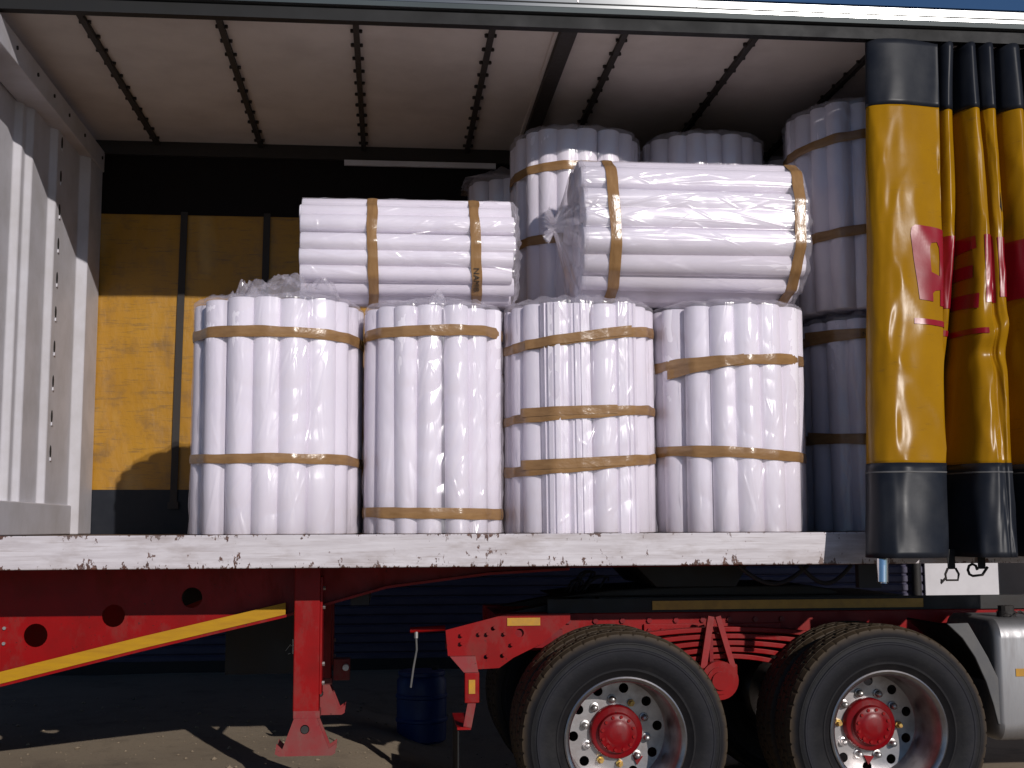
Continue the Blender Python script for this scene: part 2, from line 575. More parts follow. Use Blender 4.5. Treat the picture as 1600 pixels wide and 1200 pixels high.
# ------------------------------------------------------------------ building wall behind the truck
WY = 6.2
bw = empty('building_wall', (2, WY, 0), label='pale horizontally corrugated wall behind the truck', cat='wall')
m = MB()
prof = []
z = 0.15
while z < 7.0:
    prof += [(0.0, z), (0.0, z + 0.055), (0.018, z + 0.07), (0.018, z + 0.075), (0.0, z + 0.09)]
    z += 0.09
pv, pf = [], []
n = len(prof)
for x in (-12, 14):
    pv += [(x, d, zz) for d, zz in prof]
pf = [(i, i + 1, n + i + 1, n + i) for i in range(n - 1)]
m.add(pv, pf)
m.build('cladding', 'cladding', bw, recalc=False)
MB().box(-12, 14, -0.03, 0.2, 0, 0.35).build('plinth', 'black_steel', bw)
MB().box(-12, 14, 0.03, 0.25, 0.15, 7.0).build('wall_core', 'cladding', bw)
m = MB()
m.cyl((3.40, -0.06, 0.2), (3.40, -0.06, 4.5), 0.045)
for zz in (0.5, 2.0, 3.5):
    m.box(3.34, 3.46, -0.07, 0.0, zz, zz + 0.04)
m.build('downpipe', 'black_steel', bw, smooth=True)
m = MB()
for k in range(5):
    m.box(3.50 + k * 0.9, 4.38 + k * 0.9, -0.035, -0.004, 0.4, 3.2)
MB().box(-12, 3.3, -3.1, 0.25, 4.95, 5.08).build('eave_roof', 'cladding', bw)  # unseen roof, added to keep skylight off the area behind the truck
for k in range(6):
    MB().box(-11.8 + k * 3.0, -11.7 + k * 3.0, -3.05, 0.0, 4.82, 4.949).build('eave_rafter', 'black_steel', bw)  # rafters under the added, unseen roof
door = m.build('white_door', 'cladding_white', bw, bevel=0.006)  # no real door: lighter panels paint the sunlit stretch of wall
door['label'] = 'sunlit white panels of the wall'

# ------------------------------------------------------------------ trailer
DZ = 1.588           # deck top
XL, XR = -2.0, 3.72  # inside of load space along the trailer
YF = 2.40            # far side
trailer = empty('curtain_side_trailer', (0.8, 1.2, 0), label='red curtain-sided trailer with open yellow curtain and white deck edge', cat='trailer')
TI = Matrix.Translation((-0.8, -1.2, 0))
class TMB(MB):
    # world-coordinate builder for trailer parts
    def build(s, name, mat, parent=None, **kw):
        o = MB.build(s, name, mat, parent, **kw)
        top = parent
        off = Vector((0, 0, 0))
        while top is not None:
            off += top.location
            top = top.parent
        o.location = -off
        return o

# deck
m = TMB()
m.box(-5.0, XR, 0.022, YF + 0.03, DZ - 0.05, DZ - 0.004)
deck = m.build('deck', 'deck_floor', trailer)
mb = MB().box(-3.5, 3.66, -0.011, 0.011, -0.0825, 0.0825)
sr = mb.build('side_rail', 'chipped', trailer, bevel=0.006)
sr.location = (0.0 - 0.8, 0.011 - 1.2, DZ - 0.0825)
sr['label'] = 'chipped white edge of the load deck'
m = TMB().box(-5.0, XR, 0.023, 0.09, DZ - 0.165, DZ - 0.052)
m.build('rail_flange', 'black_steel', trailer)
m = TMB().box(-5.0, XR, YF + 0.032, YF + 0.06, DZ - 0.165, DZ)
m.build('side_rail', 'chipped', trailer)
# seams between the boards of the deck top are too flat to see from here; cross members below
for k in range(13):
    x = -4.6 + k * 0.62
    TMB().box(x, x + 0.06, 0.1, YF, DZ - 0.14, DZ - 0.052).build('cross_member', 'black_steel', trailer)

# chassis beams, tapering up to the neck
beam_out = [(-5.0, 1.44), (3.3, 1.44), (3.3, 1.405), (1.0, 1.395), (0.55, 1.372), (0.0, 1.305), (-0.55, 1.155), (-1.3, 0.985), (-2.3, 0.745), (-2.7, 0.70), (-5.0, 0.70)]
holes = [(-1.81 - 0.05, 1.06, 0.062), (-1.46, 1.158, 0.06), (-1.05, 1.250, 0.055)]
for yb in (0.63, 1.77):
    o = plate('chassis_beam', beam_out, holes, 0.014, yb, 'red', trailer)
    o.location = (-0.8, -1.2, 0)
    # bottom flange
    low = beam_out[3:]
    m = TMB()
    pts = low
    vs_, fs = [], []
    for x, zz in pts:
        vs_ += [(x, yb - 0.06, zz - 0.012), (x, yb + 0.074, zz - 0.012), (x, yb + 0.074, zz + 0.002), (x, yb - 0.06, zz + 0.002)]
    for i in range(len(pts) - 1):
        for k in range(4):
            fs.append((i * 4 + k, i * 4 + (k + 1) % 4, i * 4 + 4 + (k + 1) % 4, i * 4 + 4 + k))
    m.add(vs_, fs)
    m.build('beam_flange', 'red', trailer)
    # yellow strip along the lower edge
    m = TMB()
    yp = [(-2.7, 0.70), (-2.3, 0.745), (-1.3, 0.985), (-0.545, 1.156)]
    vs_, fs = [], []
    for x, zz in yp:
        vs_ += [(x, yb - 0.064, zz + 0.004), (x, yb - 0.052, zz + 0.004), (x, yb - 0.052, zz + 0.066), (x, yb - 0.064, zz + 0.066)]
    for i in range(len(yp) - 1):
        for k in range(4):
            fs.append((i * 4 + k, i * 4 + (k + 1) % 4, i * 4 + 4 + (k + 1) % 4, i * 4 + 4 + k))
    fs += [(0, 1, 2, 3), tuple(len(vs_) - 4 + i for i in range(4))]
    m.add(vs_, fs)
    m.build('yellow_strip', 'yellow_paint', trailer)
for x, zz in ((-2.07, 1.10), (-2.02, 1.10), (-2.07, 1.02), (-2.02, 1.02)):
    TMB().cyl((x, 0.618, zz), (x, 0.63, zz), 0.009, seg=8).build('bolt', 'zinc', trailer)
# cross tubes between the beams
for x in (-3.6, -2.6, -1.2, -0.2):
    TMB().box(x, x + 0.1, 0.645, 1.77, 1.2, 1.38).build('cross_tube', 'black_steel', trailer)
# inner gusset with a chalk mark, behind the leg
TMB().box(-1.0, -0.5, 1.70, 1.74, 0.72, 1.20).build('gusset', 'black_steel', trailer)
m = TMB()
for a, b in (((-0.63, 0.86), (-0.60, 0.90)), ((-0.615, 0.84), (-0.60, 0.845)), ((-0.60, 0.89), (-0.575, 0.895)), ((-0.585, 0.84), (-0.585, 0.93)), ((-0.565, 0.83), (-0.565, 0.92)), ((-0.57, 0.875), (-0.545, 0.88))):
    m.bar((a[0], 1.698, a[1]), (b[0], 1.698, b[1]), 0.006, 0.002)
m.build('chalk_mark', 'chalk', trailer)

# landing legs
def landing_leg(y, dirn):
    x0, x1 = -0.49, -0.355
    m = TMB().box(x0, x1, y, y + 0.135, 0.66, 1.42)
    leg = m.build('landing_leg', 'red', trailer, bevel=0.006)
    TMB().box(x0 + 0.002, x1 + 0.006, y - 0.004, y + 0.139, 0.628, 0.668).build('leg_collar', 'red_worn', leg, bevel=0.004)
    m = TMB().box(x1 + 0.001, x1 + 0.012, y + 0.02, y + 0.16, 0.75, 1.36)
    m.build('mounting_flange', 'red', leg)
    for zz in (0.80, 0.9, 1.2, 1.3):
        TMB().cyl((x1 + 0.012, y + 0.09, zz), (x1 + 0.024, y + 0.09, zz), 0.012, seg=6).build('bolt', 'zinc', leg)
    foot_pts = [(-0.482, 0.632), (-0.364, 0.632), (-0.30, 0.475), (-0.262, 0.50), (-0.266, 0.452), (-0.285, 0.440), (-0.555, 0.440), (-0.578, 0.452), (-0.57, 0.505), (-0.54, 0.475)]
    o = plate('leg_foot', foot_pts, [(-0.425, 0.575, 0.024)], 0.012, y - 0.012, 'red_worn', leg)
    o.location = -(leg.location + trailer.location)
    o = plate('leg_foot', foot_pts, [(-0.425, 0.575, 0.024)], 0.012, y + 0.135, 'red_worn', leg)
    o.location = -(leg.location + trailer.location)
    TMB().box(-0.56, -0.28, y + 0.002, y + 0.133, 0.441, 0.452).build('foot_pad', 'red_worn', leg)
    TMB().cyl((-0.425, y - 0.02, 0.575), (-0.425, y + 0.15, 0.575), 0.02).build('foot_pin', 'black_steel', leg)
    return leg
landing_leg(0.44, 1)
fl = landing_leg(1.88, -1)
TMB().box(-0.34, -0.235, 1.86, 1.96, 0.655, 0.79).build('gear_box', 'red_worn', fl, bevel=0.008)
TMB().cyl((-0.26, 1.85, 0.74), (-0.26, 1.80, 0.74), 0.02).build('crank_stub', 'zinc', fl)
TMB().bar((-0.42, 0.58, 1.0), (-0.42, 1.88, 1.0), 0.03, 0.03).build('leg_shaft', 'black_steel', trailer)

# king pin plate and its side strip over the fifth wheel
TMB().prism([(1.40, 1.40), (2.05, 1.40), (1.98, 1.281), (1.52, 1.281)], 0.72, 1.70).build('coupling_plate', 'black_steel', trailer)

# bulkhead at the left: stepped white panels
prof_w = [(-0.0, -2.17), (0.92, -2.17), (0.96, -2.13), (1.02, -2.13), (1.06, -2.095), (1.40, -2.095), (1.44, -2.055), (1.98, -2.055), (2.04, -1.995), (2.385, -1.995)]
bulk = empty('bulkhead', (XL, 1.2, DZ)); bulk.parent = trailer; bulk.location = (XL - 0.8, 0, DZ)
# (the bulkhead is one part: sheet mesh with trim children)
bpy.data.objects.remove(bulk)
m = TMB()
z0, z1 = DZ - 0.002, 4.20
vs_, fs = [], []
ys = prof_w
for zz in (z0, z1):
    vs_ += [(x, y, zz) for y, x in ys]
    vs_ += [(-2.24, 2.385, zz), (-2.24, 0.0, zz)]
n = len(ys) + 2
fs += [(i, (i + 1) % n, n + (i + 1) % n, n + i) for i in range(n)]
fs += [tuple(range(n)), tuple(range(n, 2 * n))]
m.add(vs_, fs)
bulk = m.build('bulkhead', 'wall_white', trailer, bevel=0.008)
bulk['label'] = 'white stepped end wall of the load space'
def bpart(b, name, mat, **kw):
    return b.build(name, mat, bulk, **kw)
# header with bolts
bpart(TMB().box(-2.16, -1.985, -0.02, 2.385, 4.09, 4.235), 'header', 'wall_white', bevel=0.005)
for y in (0.3, 0.7, 1.05, 1.4, 1.8, 2.3):
    bpart(TMB().cyl((-1.985, y, 4.17), (-1.978, y, 4.17), 0.012, seg=8), 'bolt', 'black_steel')
# kick plate
bpart(TMB().box(-2.165, -2.035, 0.02, 2.10, DZ, DZ + 0.185), 'kick_plate', 'wall_white', bevel=0.006)
# corner post at the near end
bpart(TMB().box(-2.20, -2.03, -0.02, 0.16, DZ, 4.1), 'corner_post', 'wall_white', bevel=0.008)
# slots down the third panel
zz = 4.03
k = 0
slot_src = None
while zz > 1.9:
    m = MB()
    nn = 12
    vs_ = []
    for i in range(nn):
        t = 2 * PI * i / nn
        vs_.append((0, 0.020 * math.cos(t), 0.040 * math.sin(t) ))
    vs2 = [(-0.01, p[1], p[2]) for p in vs_]
    if slot_src is None:
        m.add(vs_ + vs2, [tuple(range(nn)), tuple(range(nn, 2 * nn))[::-1]] + [(i, (i + 1) % nn, nn + (i + 1) % nn, nn + i) for i in range(nn)])
        slot_src = m.build('lashing_slot', 'dark_hole', bulk)
        o = slot_src
    else:
        o = inst(slot_src, bulk)
    o.location = Vector((-2.0535, 1.53, zz))
    oo = MB().box(-0.002, 0.006, -0.012, 0.012, -0.055, -0.035).build('slot_lip', 'wall_white', o)
    zz -= 0.2155
for zz in (4.0, 3.78):
    o = inst(slot_src, bulk); o.location = (-2.0285, 0.09, zz); o.scale = (1, 1.2, 1.6)

# roof
roof = TMB().box(XL - 0.2, XR + 0.1, -0.03, YF + 0.08, 4.345, 4.37).build('roof', 'alu', trailer)
def rpart(b, name, mat, **kw):
    return b.build(name, mat, roof, **kw)
seams = [-1.625, -0.91, -0.19, 0.545, 1.272, 2.0, 2.73]
edges = [XL - 0.19] + seams + [XR + 0.08]
random.seed(4)
for a, b in zip(edges[:-1], edges[1:]):
    m = TMB()
    # slightly sagging panel
    nx, ny = 6, 8
    vs_, fs = [], []
    for i in range(nx + 1):
        for j in range(ny + 1):
            x = a + 0.004 + (b - a - 0.008) * i / nx
            y = 0.06 + (2.36 - 0.06) * j / ny
            sag = 0.012 * math.sin(PI * i / nx) * math.sin(PI * j / ny)
            vs_.append((x, y, 4.315 - sag))
    for i in range(nx):
        for j in range(ny):
            k = i * (ny + 1) + j
            fs.append((k, k + 1, k + ny + 2, k + ny + 1))
    m.add(vs_, fs)
    rpart(m, 'ceiling_panel', 'ceiling', smooth=True, angle=180)
for i, x in enumerate(seams):
    m = TMB().box(x - 0.016, x + 0.016, 0.03, 2.37, 4.288, 4.338)
    for k in range(11):
        y = 0.25 + k * 0.2
        for s in (-1, 1):
            m.cyl((x + s * (0.022 + random.random() * 0.004), y, 4.298), (x + s * 0.024, y, 4.318), 0.009 + random.random() * 0.004, seg=7)
    rpart(m, 'roof_bow', 'seam')
m = TMB().box(0.905, 1.0, 0.03, 2.37, 4.262, 4.33)
rpart(m, 'roof_beam', 'seam', bevel=0.006)
m = TMB().box(0.885, 0.904, 0.03, 2.37, 4.292, 4.33)
rpart(m, 'beam_edge', 'ceiling')
# far cant rail and near cant rail
rpart(TMB().box(XL - 0.2, XR + 0.1, 2.37, 2.47, 4.22, 4.343), 'cant_rail', 'seam')
rpart(TMB().box(XL - 0.2, XR + 0.1, -0.02, 0.045, 4.255, 4.343), 'curtain_track', 'rubber_black', bevel=0.004)
# silver outer rail: stepped extrusion
sil = [(-0.035, 4.318), (-0.055, 4.325), (-0.06, 4.35), (-0.052, 4.356), (-0.052, 4.372), (-0.06, 4.378), (-0.062, 4.415), (-0.05, 4.432), (-0.02, 4.445), (0.06, 4.452), (0.06, 4.375), (-0.028, 4.375), (-0.028, 4.322)]
m = TMB()
n = len(sil)
vs_ = [(x, y, zz) for x in (XL - 0.25, XR + 0.15) for y, zz in sil]
m.add(vs_, [(i, (i + 1) % n, n + (i + 1) % n, n + i) for i in range(n)] + [tuple(range(n)), tuple(range(n, 2 * n))])
rail = rpart(m, 'roof_rail', 'alu')
for x in (0.42, 0.98, 1.62, 2.9):
    rpart(TMB().box(x, x + 0.006, -0.0635, -0.058, 4.38, 4.412), 'rail_joint', 'zinc')
# dark valance behind the silver rail
rpart(TMB().box(XL - 0.2, XR + 0.1, -0.027, -0.021, 4.25, 4.322), 'valance', 'rubber_black')

# front wall of the load space and posts
TMB().box(XR, XR + 0.06, 0.0, YF + 0.06, DZ - 0.002, 4.25).build('front_wall', 'wall_white', trailer)
# pale inner rail on the far side below the ceiling
TMB().box(-0.325, 0.75, 2.325, 2.345, 4.168, 4.206).build('inner_rail', 'wall_white', trailer)

# far curtain, seen from inside
def far_y(x, zz):
    return 2.40 + 0.012 * noise.noise((x * 1.3, zz * 0.8, 3.1)) + 0.006 * noise.noise((x * 6, zz * 2, 1.7))
def far_sheet(name, z0, z1, mat, parent, off=0.0):
    m = TMB()
    nx, nz = 110, max(4, int((z1 - z0) * 24))
    vs_, fs = [], []
    for i in range(nx + 1):
        for j in range(nz + 1):
            x = -2.22 + (XR + 2.22) * i / nx
            zz = z0 + (z1 - z0) * j / nz
            vs_.append((x, far_y(x, zz) - off, zz))
    for i in range(nx):
        for j in range(nz):
            k = i * (nz + 1) + j
            fs.append((k, k + nz + 1, k + nz + 2, k + 1))
    m.add(vs_, fs)
    return m.build(name, mat, parent, smooth=True, angle=180, recalc=False)
fc = far_sheet('far_curtain', 1.87, 3.83, 'yellow_in', trailer)
fc['label'] = 'closed yellow and black curtain on the far side'
far_sheet('curtain_top_band', 3.80, 4.27, 'black_pvc_in', fc, 0.004)
far_sheet('curtain_bottom_band', 1.5, 1.885, 'black_pvc', fc, 0.004)
for i, x in enumerate((-1.43, -0.86, -0.29, 0.28, 0.85, 1.42, 1.99, 2.56, 3.13)):
    m = TMB()
    vs_, fs = [], []
    nz = 30
    for j in range(nz + 1):
        zz = 1.80 + (3.82 - 1.80) * j / nz
        dx = -0.025 * (1 - j / nz)
        y = far_y(x, zz) - 0.022
        vs_ += [(x + dx - 0.024, y, zz), (x + dx + 0.024, y, zz), (x + dx + 0.024, y + 0.004, zz), (x + dx - 0.024, y + 0.004, zz)]
    for j in range(nz):
        for k in range(4):
            fs.append((j * 4 + k, j * 4 + (k + 1) % 4, j * 4 + 4 + (k + 1) % 4, j * 4 + 4 + k))
    m.add(vs_, fs)
    m.build('strap', 'seam', fc)
    TMB().box(x - 0.06, x + 0.012, 2.365, 2.383, 1.755, 1.80).build('strap_buckle', 'black_steel', fc)

# near curtain, bunched up at the right
top_cp = [(2.66, 0.02), (2.585, 0.0), (2.565, -0.06), (2.62, -0.10), (2.78, -0.105), (2.93, -0.10), (2.962, -0.05), (2.970, 0.12), (2.985, -0.04), (3.02, -0.10), (3.055, -0.05), (3.075, 0.12), (3.10, -0.03), (3.14, -0.11), (3.178, -0.06), (3.19, 0.05), (3.205, -0.05), (3.245, -0.11), (3.285, -0.05), (3.305, 0.1), (3.33, -0.05), (3.39, -0.11), (3.44, -0.04), (3.46, 0.1), (3.49, -0.05), (3.56, -0.11), (3.62, -0.04), (3.64, 0.08)]
bot_cp = [(2.56, -0.06), (2.43, -0.12), (2.385, -0.25), (2.44, -0.325), (2.58, -0.34), (2.715, -0.325), (2.758, -0.25), (2.79, 0.0), (2.80, -0.02), (2.82, -0.03), (2.835, -0.02), (2.85, 0.0), (2.875, -0.15), (2.92, -0.30), (3.00, -0.34), (3.05, -0.335), (3.08, -0.33), (3.12, -0.28), (3.15, -0.18), (3.17, 0.0), (3.20, -0.15), (3.28, -0.33), (3.36, -0.25), (3.39, -0.02), (3.44, -0.2), (3.52, -0.32), (3.60, -0.2), (3.62, 0.0)]
top_cp = [(x, y * 0.75 + 0.05) for x, y in top_cp]
top_cp = [(x + 0.02, y) for x, y in top_cp]
top_cp[3:6] = [(2.645, -0.028), (2.765, -0.036), (2.955, -0.005)]
bot_cp = [(x - 0.015, y * 1.3) for x, y in bot_cp]
bot_cp[3:6] = [(2.425, -0.43), (2.525, -0.45), (2.705, -0.41)]
def cr(pts, u):
    i = max(0, min(len(pts) - 2, int(math.floor(u))))
    t = u - i
    p0, p1, p2, p3 = (Vector(pts[max(0, i - 1)]), Vector(pts[i]), Vector(pts[i + 1]), Vector(pts[min(len(pts) - 1, i + 2)]))
    return 0.5 * ((2 * p1) + (p2 - p0) * t + (2 * p0 - 5 * p1 + 4 * p2 - p3) * t * t + (-p0 + 3 * p1 - 3 * p2 + p3) * t * t * t)
def cur(u, zz):
    t = (4.26 - zz) / (4.26 - 1.45)
    tt = max(0, min(1, t))
    tt = tt ** 1.05
    a, b = cr(top_cp, u), cr(bot_cp, u)
    p = a.lerp(b, tt)
    amp = min(1, 4 * tt)
    y = p.y + amp * (0.010 * noise.noise((u * 0.9, zz * 2.0, 0.3)) + 0.007 * noise.noise((u * 2.1, zz * 4.5, 7.7)))
    # a crumpled sag on the broad fold
    if 11 < u < 19:
        w = math.sin(PI * (u - 11) / 8)
        y += 0.035 * w * math.exp(-((zz - 2.50) / 0.07) ** 2) - 0.03 * w * math.exp(-((zz - 2.62 - 0.02 * (u - 15)) / 0.06) ** 2)
    c1 = noise.noise((u * 0.55 + zz * 1.3, zz * 1.9, 4.4))
    c2 = noise.noise((u * 0.8 - zz * 2.1, zz * 3.1, 8.1))
    c3 = noise.noise((u * 0.35, zz * 7.0, 2.9))
    y -= amp * (0.007 * (1 - min(1, abs(c1) * 2.4)) ** 2 + 0.003 * (1 - min(1, abs(c2) * 3.0)) ** 2 + 0.001 * (1 - min(1, abs(c3) * 4)) ** 2)
    x = p.x + amp * 0.010 * noise.noise((u * 0.7 + 9, zz * 1.6, 2.2))
    g = math.exp(-((zz - 3.15) / 0.6) ** 2)
    if 7 < u < 11:
        y -= 0.06 * math.sin(PI * (u - 7) / 4) * g
        x += (u - 7) * 0.010 * g
    elif u >= 11:
        x += 0.04 * g * max(0.0, 1 - (u - 11) / 9)
    return Vector((x, y, zz))
NU = len(top_cp) - 1
def cur_off(u, zz, d):
    p = cur(u, zz)
    q = cur(min(NU, u + 0.02), zz) - cur(max(0, u - 0.02), zz)
    n_ = Vector((q.y, -q.x, 0)).normalized()
    return p + n_ * d
def cur_sheet(name, z0, z1, mat, parent, off=0.0, wave=0.0):
    m = TMB()
    nu, nz = 300, max(4, int((z1 - z0) * 36))
    vs_, fs = [], []
    for i in range(nu + 1):
        u = NU * i / nu
        for j in range(nz + 1):
            zz = z0 + (z1 - z0) * j / nz
            vs_.append(cur_off(u, zz, off))
    for i in range(nu):
        for j in range(nz):
            k = i * (nz + 1) + j
            fs.append((k, k + nz + 1, k + nz + 2, k + 1))
    m.add(vs_, fs)
    o = m.build(name, mat, parent, smooth=True, angle=180, recalc=False)
    md = o.modifiers.new('thickness', 'SOLIDIFY')
    md.thickness = 0.002
    md.offset = -1
    return o
nc = cur_sheet('near_curtain', 1.92, 3.88, 'yellow_pvc', trailer)
nc['label'] = 'yellow curtain with red letters gathered in folds'
cur_sheet('curtain_top_band', 3.865, 4.252, 'black_pvc', nc, 0.003)
cur_sheet('curtain_bottom_band', 1.463, 1.93, 'black_pvc', nc, 0.003)
cur_sheet('hem_seam', 1.880, 1.888, 'mudguard', nc, 0.0045)

def print_on_curtain(name, polys, mat):
    bm = bmesh.new()
    for poly in polys:
        vs_ = [bm.verts.new((u, zz, 0)) for u, zz in poly]
        bm.faces.new(vs_)
    us = [v.co.x for v in bm.verts]; zs = [v.co.y for v in bm.verts]
    k = min(us)
    while k < max(us):
        bmesh.ops.bisect_plane(bm, geom=bm.verts[:] + bm.edges[:] + bm.faces[:], plane_co=(k, 0, 0), plane_no=(1, 0, 0))
        k += 0.06
    k = min(zs)
    while k < max(zs):
        bmesh.ops.bisect_plane(bm, geom=bm.verts[:] + bm.edges[:] + bm.faces[:], plane_co=(0, k, 0), plane_no=(0, 1, 0))
        k += 0.025
    bmesh.ops.remove_doubles(bm, verts=bm.verts, dist=1e-4)
    for v in bm.verts:
        v.co = cur_off(v.co.x, v.co.y, 0.004)
    me = bpy.data.meshes.new(name)
    bm.to_mesh(me); bm.free()
    me.polygons.foreach_set('use_smooth', [True] * len(me.polygons))
    me.materials.append(M[mat])
    o = link(bpy.data.objects.new(name, me), nc)
    o.location = -(nc.location + trailer.location)
    return o
# first big letter R: stem, bowl around a tall counter, two feet; runs into the fold
def px(u):  # convenience: panel coordinate 0..1 on the flat front fold -> u
    return 3 + 2 * u
Rl = [
    [(px(0.57), 3.13), (px(0.585), 3.165), (px(0.63), 3.18), (px(0.84), 3.175), (px(0.84), 3.085), (px(0.82), 3.06), (px(0.85), 2.765), (px(0.67), 2.775)],
    [(px(0.84), 3.175), (px(1.02), 3.165), (5.9, 3.15), (5.9, 3.06), (px(0.97), 3.06), (px(0.93), 3.09), (px(0.84), 3.085)],
    [(px(0.97), 3.06), (5.9, 3.06), (5.9, 2.90), (px(0.98), 2.905)],
    [(px(0.833), 2.925), (px(0.98), 2.905), (5.9, 2.90), (5.9, 2.83), (px(0.99), 2.83), (px(0.89), 2.825), (px(0.845), 2.81)],
    [(px(0.99), 2.83), (5.9, 2.83), (5.9, 2.74), (px(0.99), 2.745)],
]
print_on_curtain('lettering', Rl, 'red_print')
El = [
    [(7.9, 3.15), (10.7, 3.15), (10.7, 2.76), (7.9, 2.76)],
    [(11.2, 3.145), (12.7, 3.14), (12.8, 3.07), (11.2, 3.06)],
    [(11.2, 2.985), (12.6, 2.98), (12.6, 2.91), (11.2, 2.915)],
    [(11.2, 2.83), (13.0, 2.82), (13.0, 2.74), (11.2, 2.76)],
]
print_on_curtain('lettering', El, 'red_print')
Dl = [
    [(13.3, 3.14), (15.6, 3.14), (15.6, 2.77), (13.5, 2.77)],
    [(16.1, 3.13), (19.0, 3.13), (19.0, 2.80), (16.1, 2.80)],
    [(19.8, 3.12), (22.6, 3.12), (22.6, 2.80), (19.8, 2.80)],
]
print_on_curtain('lettering', Dl, 'red_print')
Ul = [[(px(0.60), 2.675), (5.9, 2.655), (5.9, 2.625), (px(0.60), 2.645)], [(8.4, 2.645), (13.6, 2.63), (13.6, 2.60), (8.4, 2.615)]]
print_on_curtain('lettering', Ul, 'red_print')
Bl = [[(16.75, 3.30), (17.0, 3.38), (17.08, 3.38), (17.08, 3.27), (17.0, 3.27)], [(17.5, 3.30), (18.2, 3.24), (18.3, 3.21), (18.2, 3.18), (17.7, 3.22)]]
print_on_curtain('lettering', Bl, 'black_print')

# curtain pole with its chrome end below the hem, and buckles hanging under the curtain
TMB().cyl((2.425, -0.335, 1.337), (2.66, 0.04, 4.2), 0.017, seg=16).build('curtain_pole', 'chrome', trailer, smooth=True)
TMB().cyl((2.416, -0.345, 1.345), (2.424, -0.336, 1.46), 0.027, seg=20).build('pole_end', 'chrome', trailer, smooth=True)
TMB().box(2.43, 2.55, 0.0, 0.05, 1.30, 1.42).build('pole_bracket', 'black_steel', trailer)
for x in (2.84, 3.0):
    m = TMB().box(x - 0.02, x + 0.02, -0.2, -0.196, 1.40, 1.50)
    s = m.build('buckle_strap', 'rubber_black', nc)
    pts = [(x - 0.02, -0.2, 1.405), (x - 0.035, -0.2, 1.375), (x - 0.03, -0.2, 1.345), (x + 0.03, -0.2, 1.345), (x + 0.036, -0.2, 1.375), (x + 0.02, -0.2, 1.405)]
    if x < 3:
        TMB().tube(pts, 0.006, 6).build('buckle', 'black_steel', nc)
        TMB().tube([(x - 0.03, -0.2, 1.36), (x - 0.06, -0.2, 1.33), (x - 0.055, -0.2, 1.35)], 0.006, 6).build('hook', 'black_steel', nc)
    else:
        q = [(x - 0.05 + 0.025 * math.cos(t / 8 * 2 * PI), -0.2, 1.395 + 0.03 * math.sin(t / 8 * 2 * PI)) for t in range(7)]
        TMB().tube(q + [(x, -0.2, 1.37), (x + 0.03, -0.2, 1.41)], 0.007, 6).build('hook', 'black_steel', nc)

# ------------------------------------------------------------------ tractor unit
tractor = empty('truck_tractor', (2.2, 1.2, 0), label='red tractor unit with twin rear axles and polished wheels', cat='truck')
class TR(TMB):
    pass
# frame rails
for y in (0.78, 1.60):
    TR().box(0.60, 6.6, y, y + 0.08, 0.93, 1.135).build('chassis_rail', 'red', tractor, bevel=0.006)
for k in range(9):
    x = 1.02 + k * 0.155
    for zz in (1.09,):
        TR().cyl((x, 0.765, zz), (x, 0.782, zz), 0.016, seg=6).build('bolt', 'red_hub', tractor)
for k in range(6):
    TR().cyl((1.48 + k * 0.075, 0.742, 1.035), (1.48 + k * 0.075, 0.76, 1.035), 0.013, seg=6).build('bolt', 'red_hub', tractor)
TR().box(1.45, 2.25, 0.758, 0.779, 0.985, 1.07).build('splice_plate', 'red', tractor, bevel=0.003)
TR().box(0.62, 0.68, 0.86, 1.6, 0.95, 1.12).build('cross_member', 'red', tractor)
TR().box(1.75, 1.95, 0.86, 1.6, 0.8, 1.12).build('cross_member', 'black_steel', tractor)
# tail plate with holes
tp = [(0.322, 1.055), (0.66, 1.138), (1.02, 1.138), (1.02, 1.10), (0.86, 0.975), (0.70, 0.90), (0.62, 0.845), (0.50, 0.84), (0.48, 0.905), (0.335, 0.915)]
th = [(0.40, 1.02, 0.012), (0.40, 0.975, 0.012), (0.50, 1.025, 0.012), (0.545, 1.025, 0.012), (0.585, 1.06, 0.012), (0.64, 1.025, 0.012), (0.735, 1.035, 0.024), (0.68, 0.965, 0.012), (0.635, 0.91, 0.012), (0.545, 0.905, 0.012)]
o = plate('tail_plate', tp, th, 0.012, 0.70, 'red', tractor)
o.location = -tractor.location
TR().box(0.325, 0.98, 0.72, 0.79, 0.95, 1.05).build('tail_box', 'red_hub', tractor)
for x, zz, r_ in th:
    if r_ < 0.02:
        TR().cyl((x + 0.012, 0.688, zz + 0.008), (x + 0.012, 0.70, zz + 0.008), 0.010, seg=6).build('bolt', 'red', tractor)
TR().box(0.665, 0.85, 0.694, 0.699, 1.075, 1.118).build('reflective_strip', 'reflector_yellow', tractor)
TR().box(1.50, 3.1, 0.752, 0.757, 1.15, 1.20).build('reflective_strip', 'reflector_yellow', tractor)
TR().box(0.9, 6.6, 0.76, 0.78, 1.136, 1.215).build('catwalk_edge', 'black_steel', tractor)
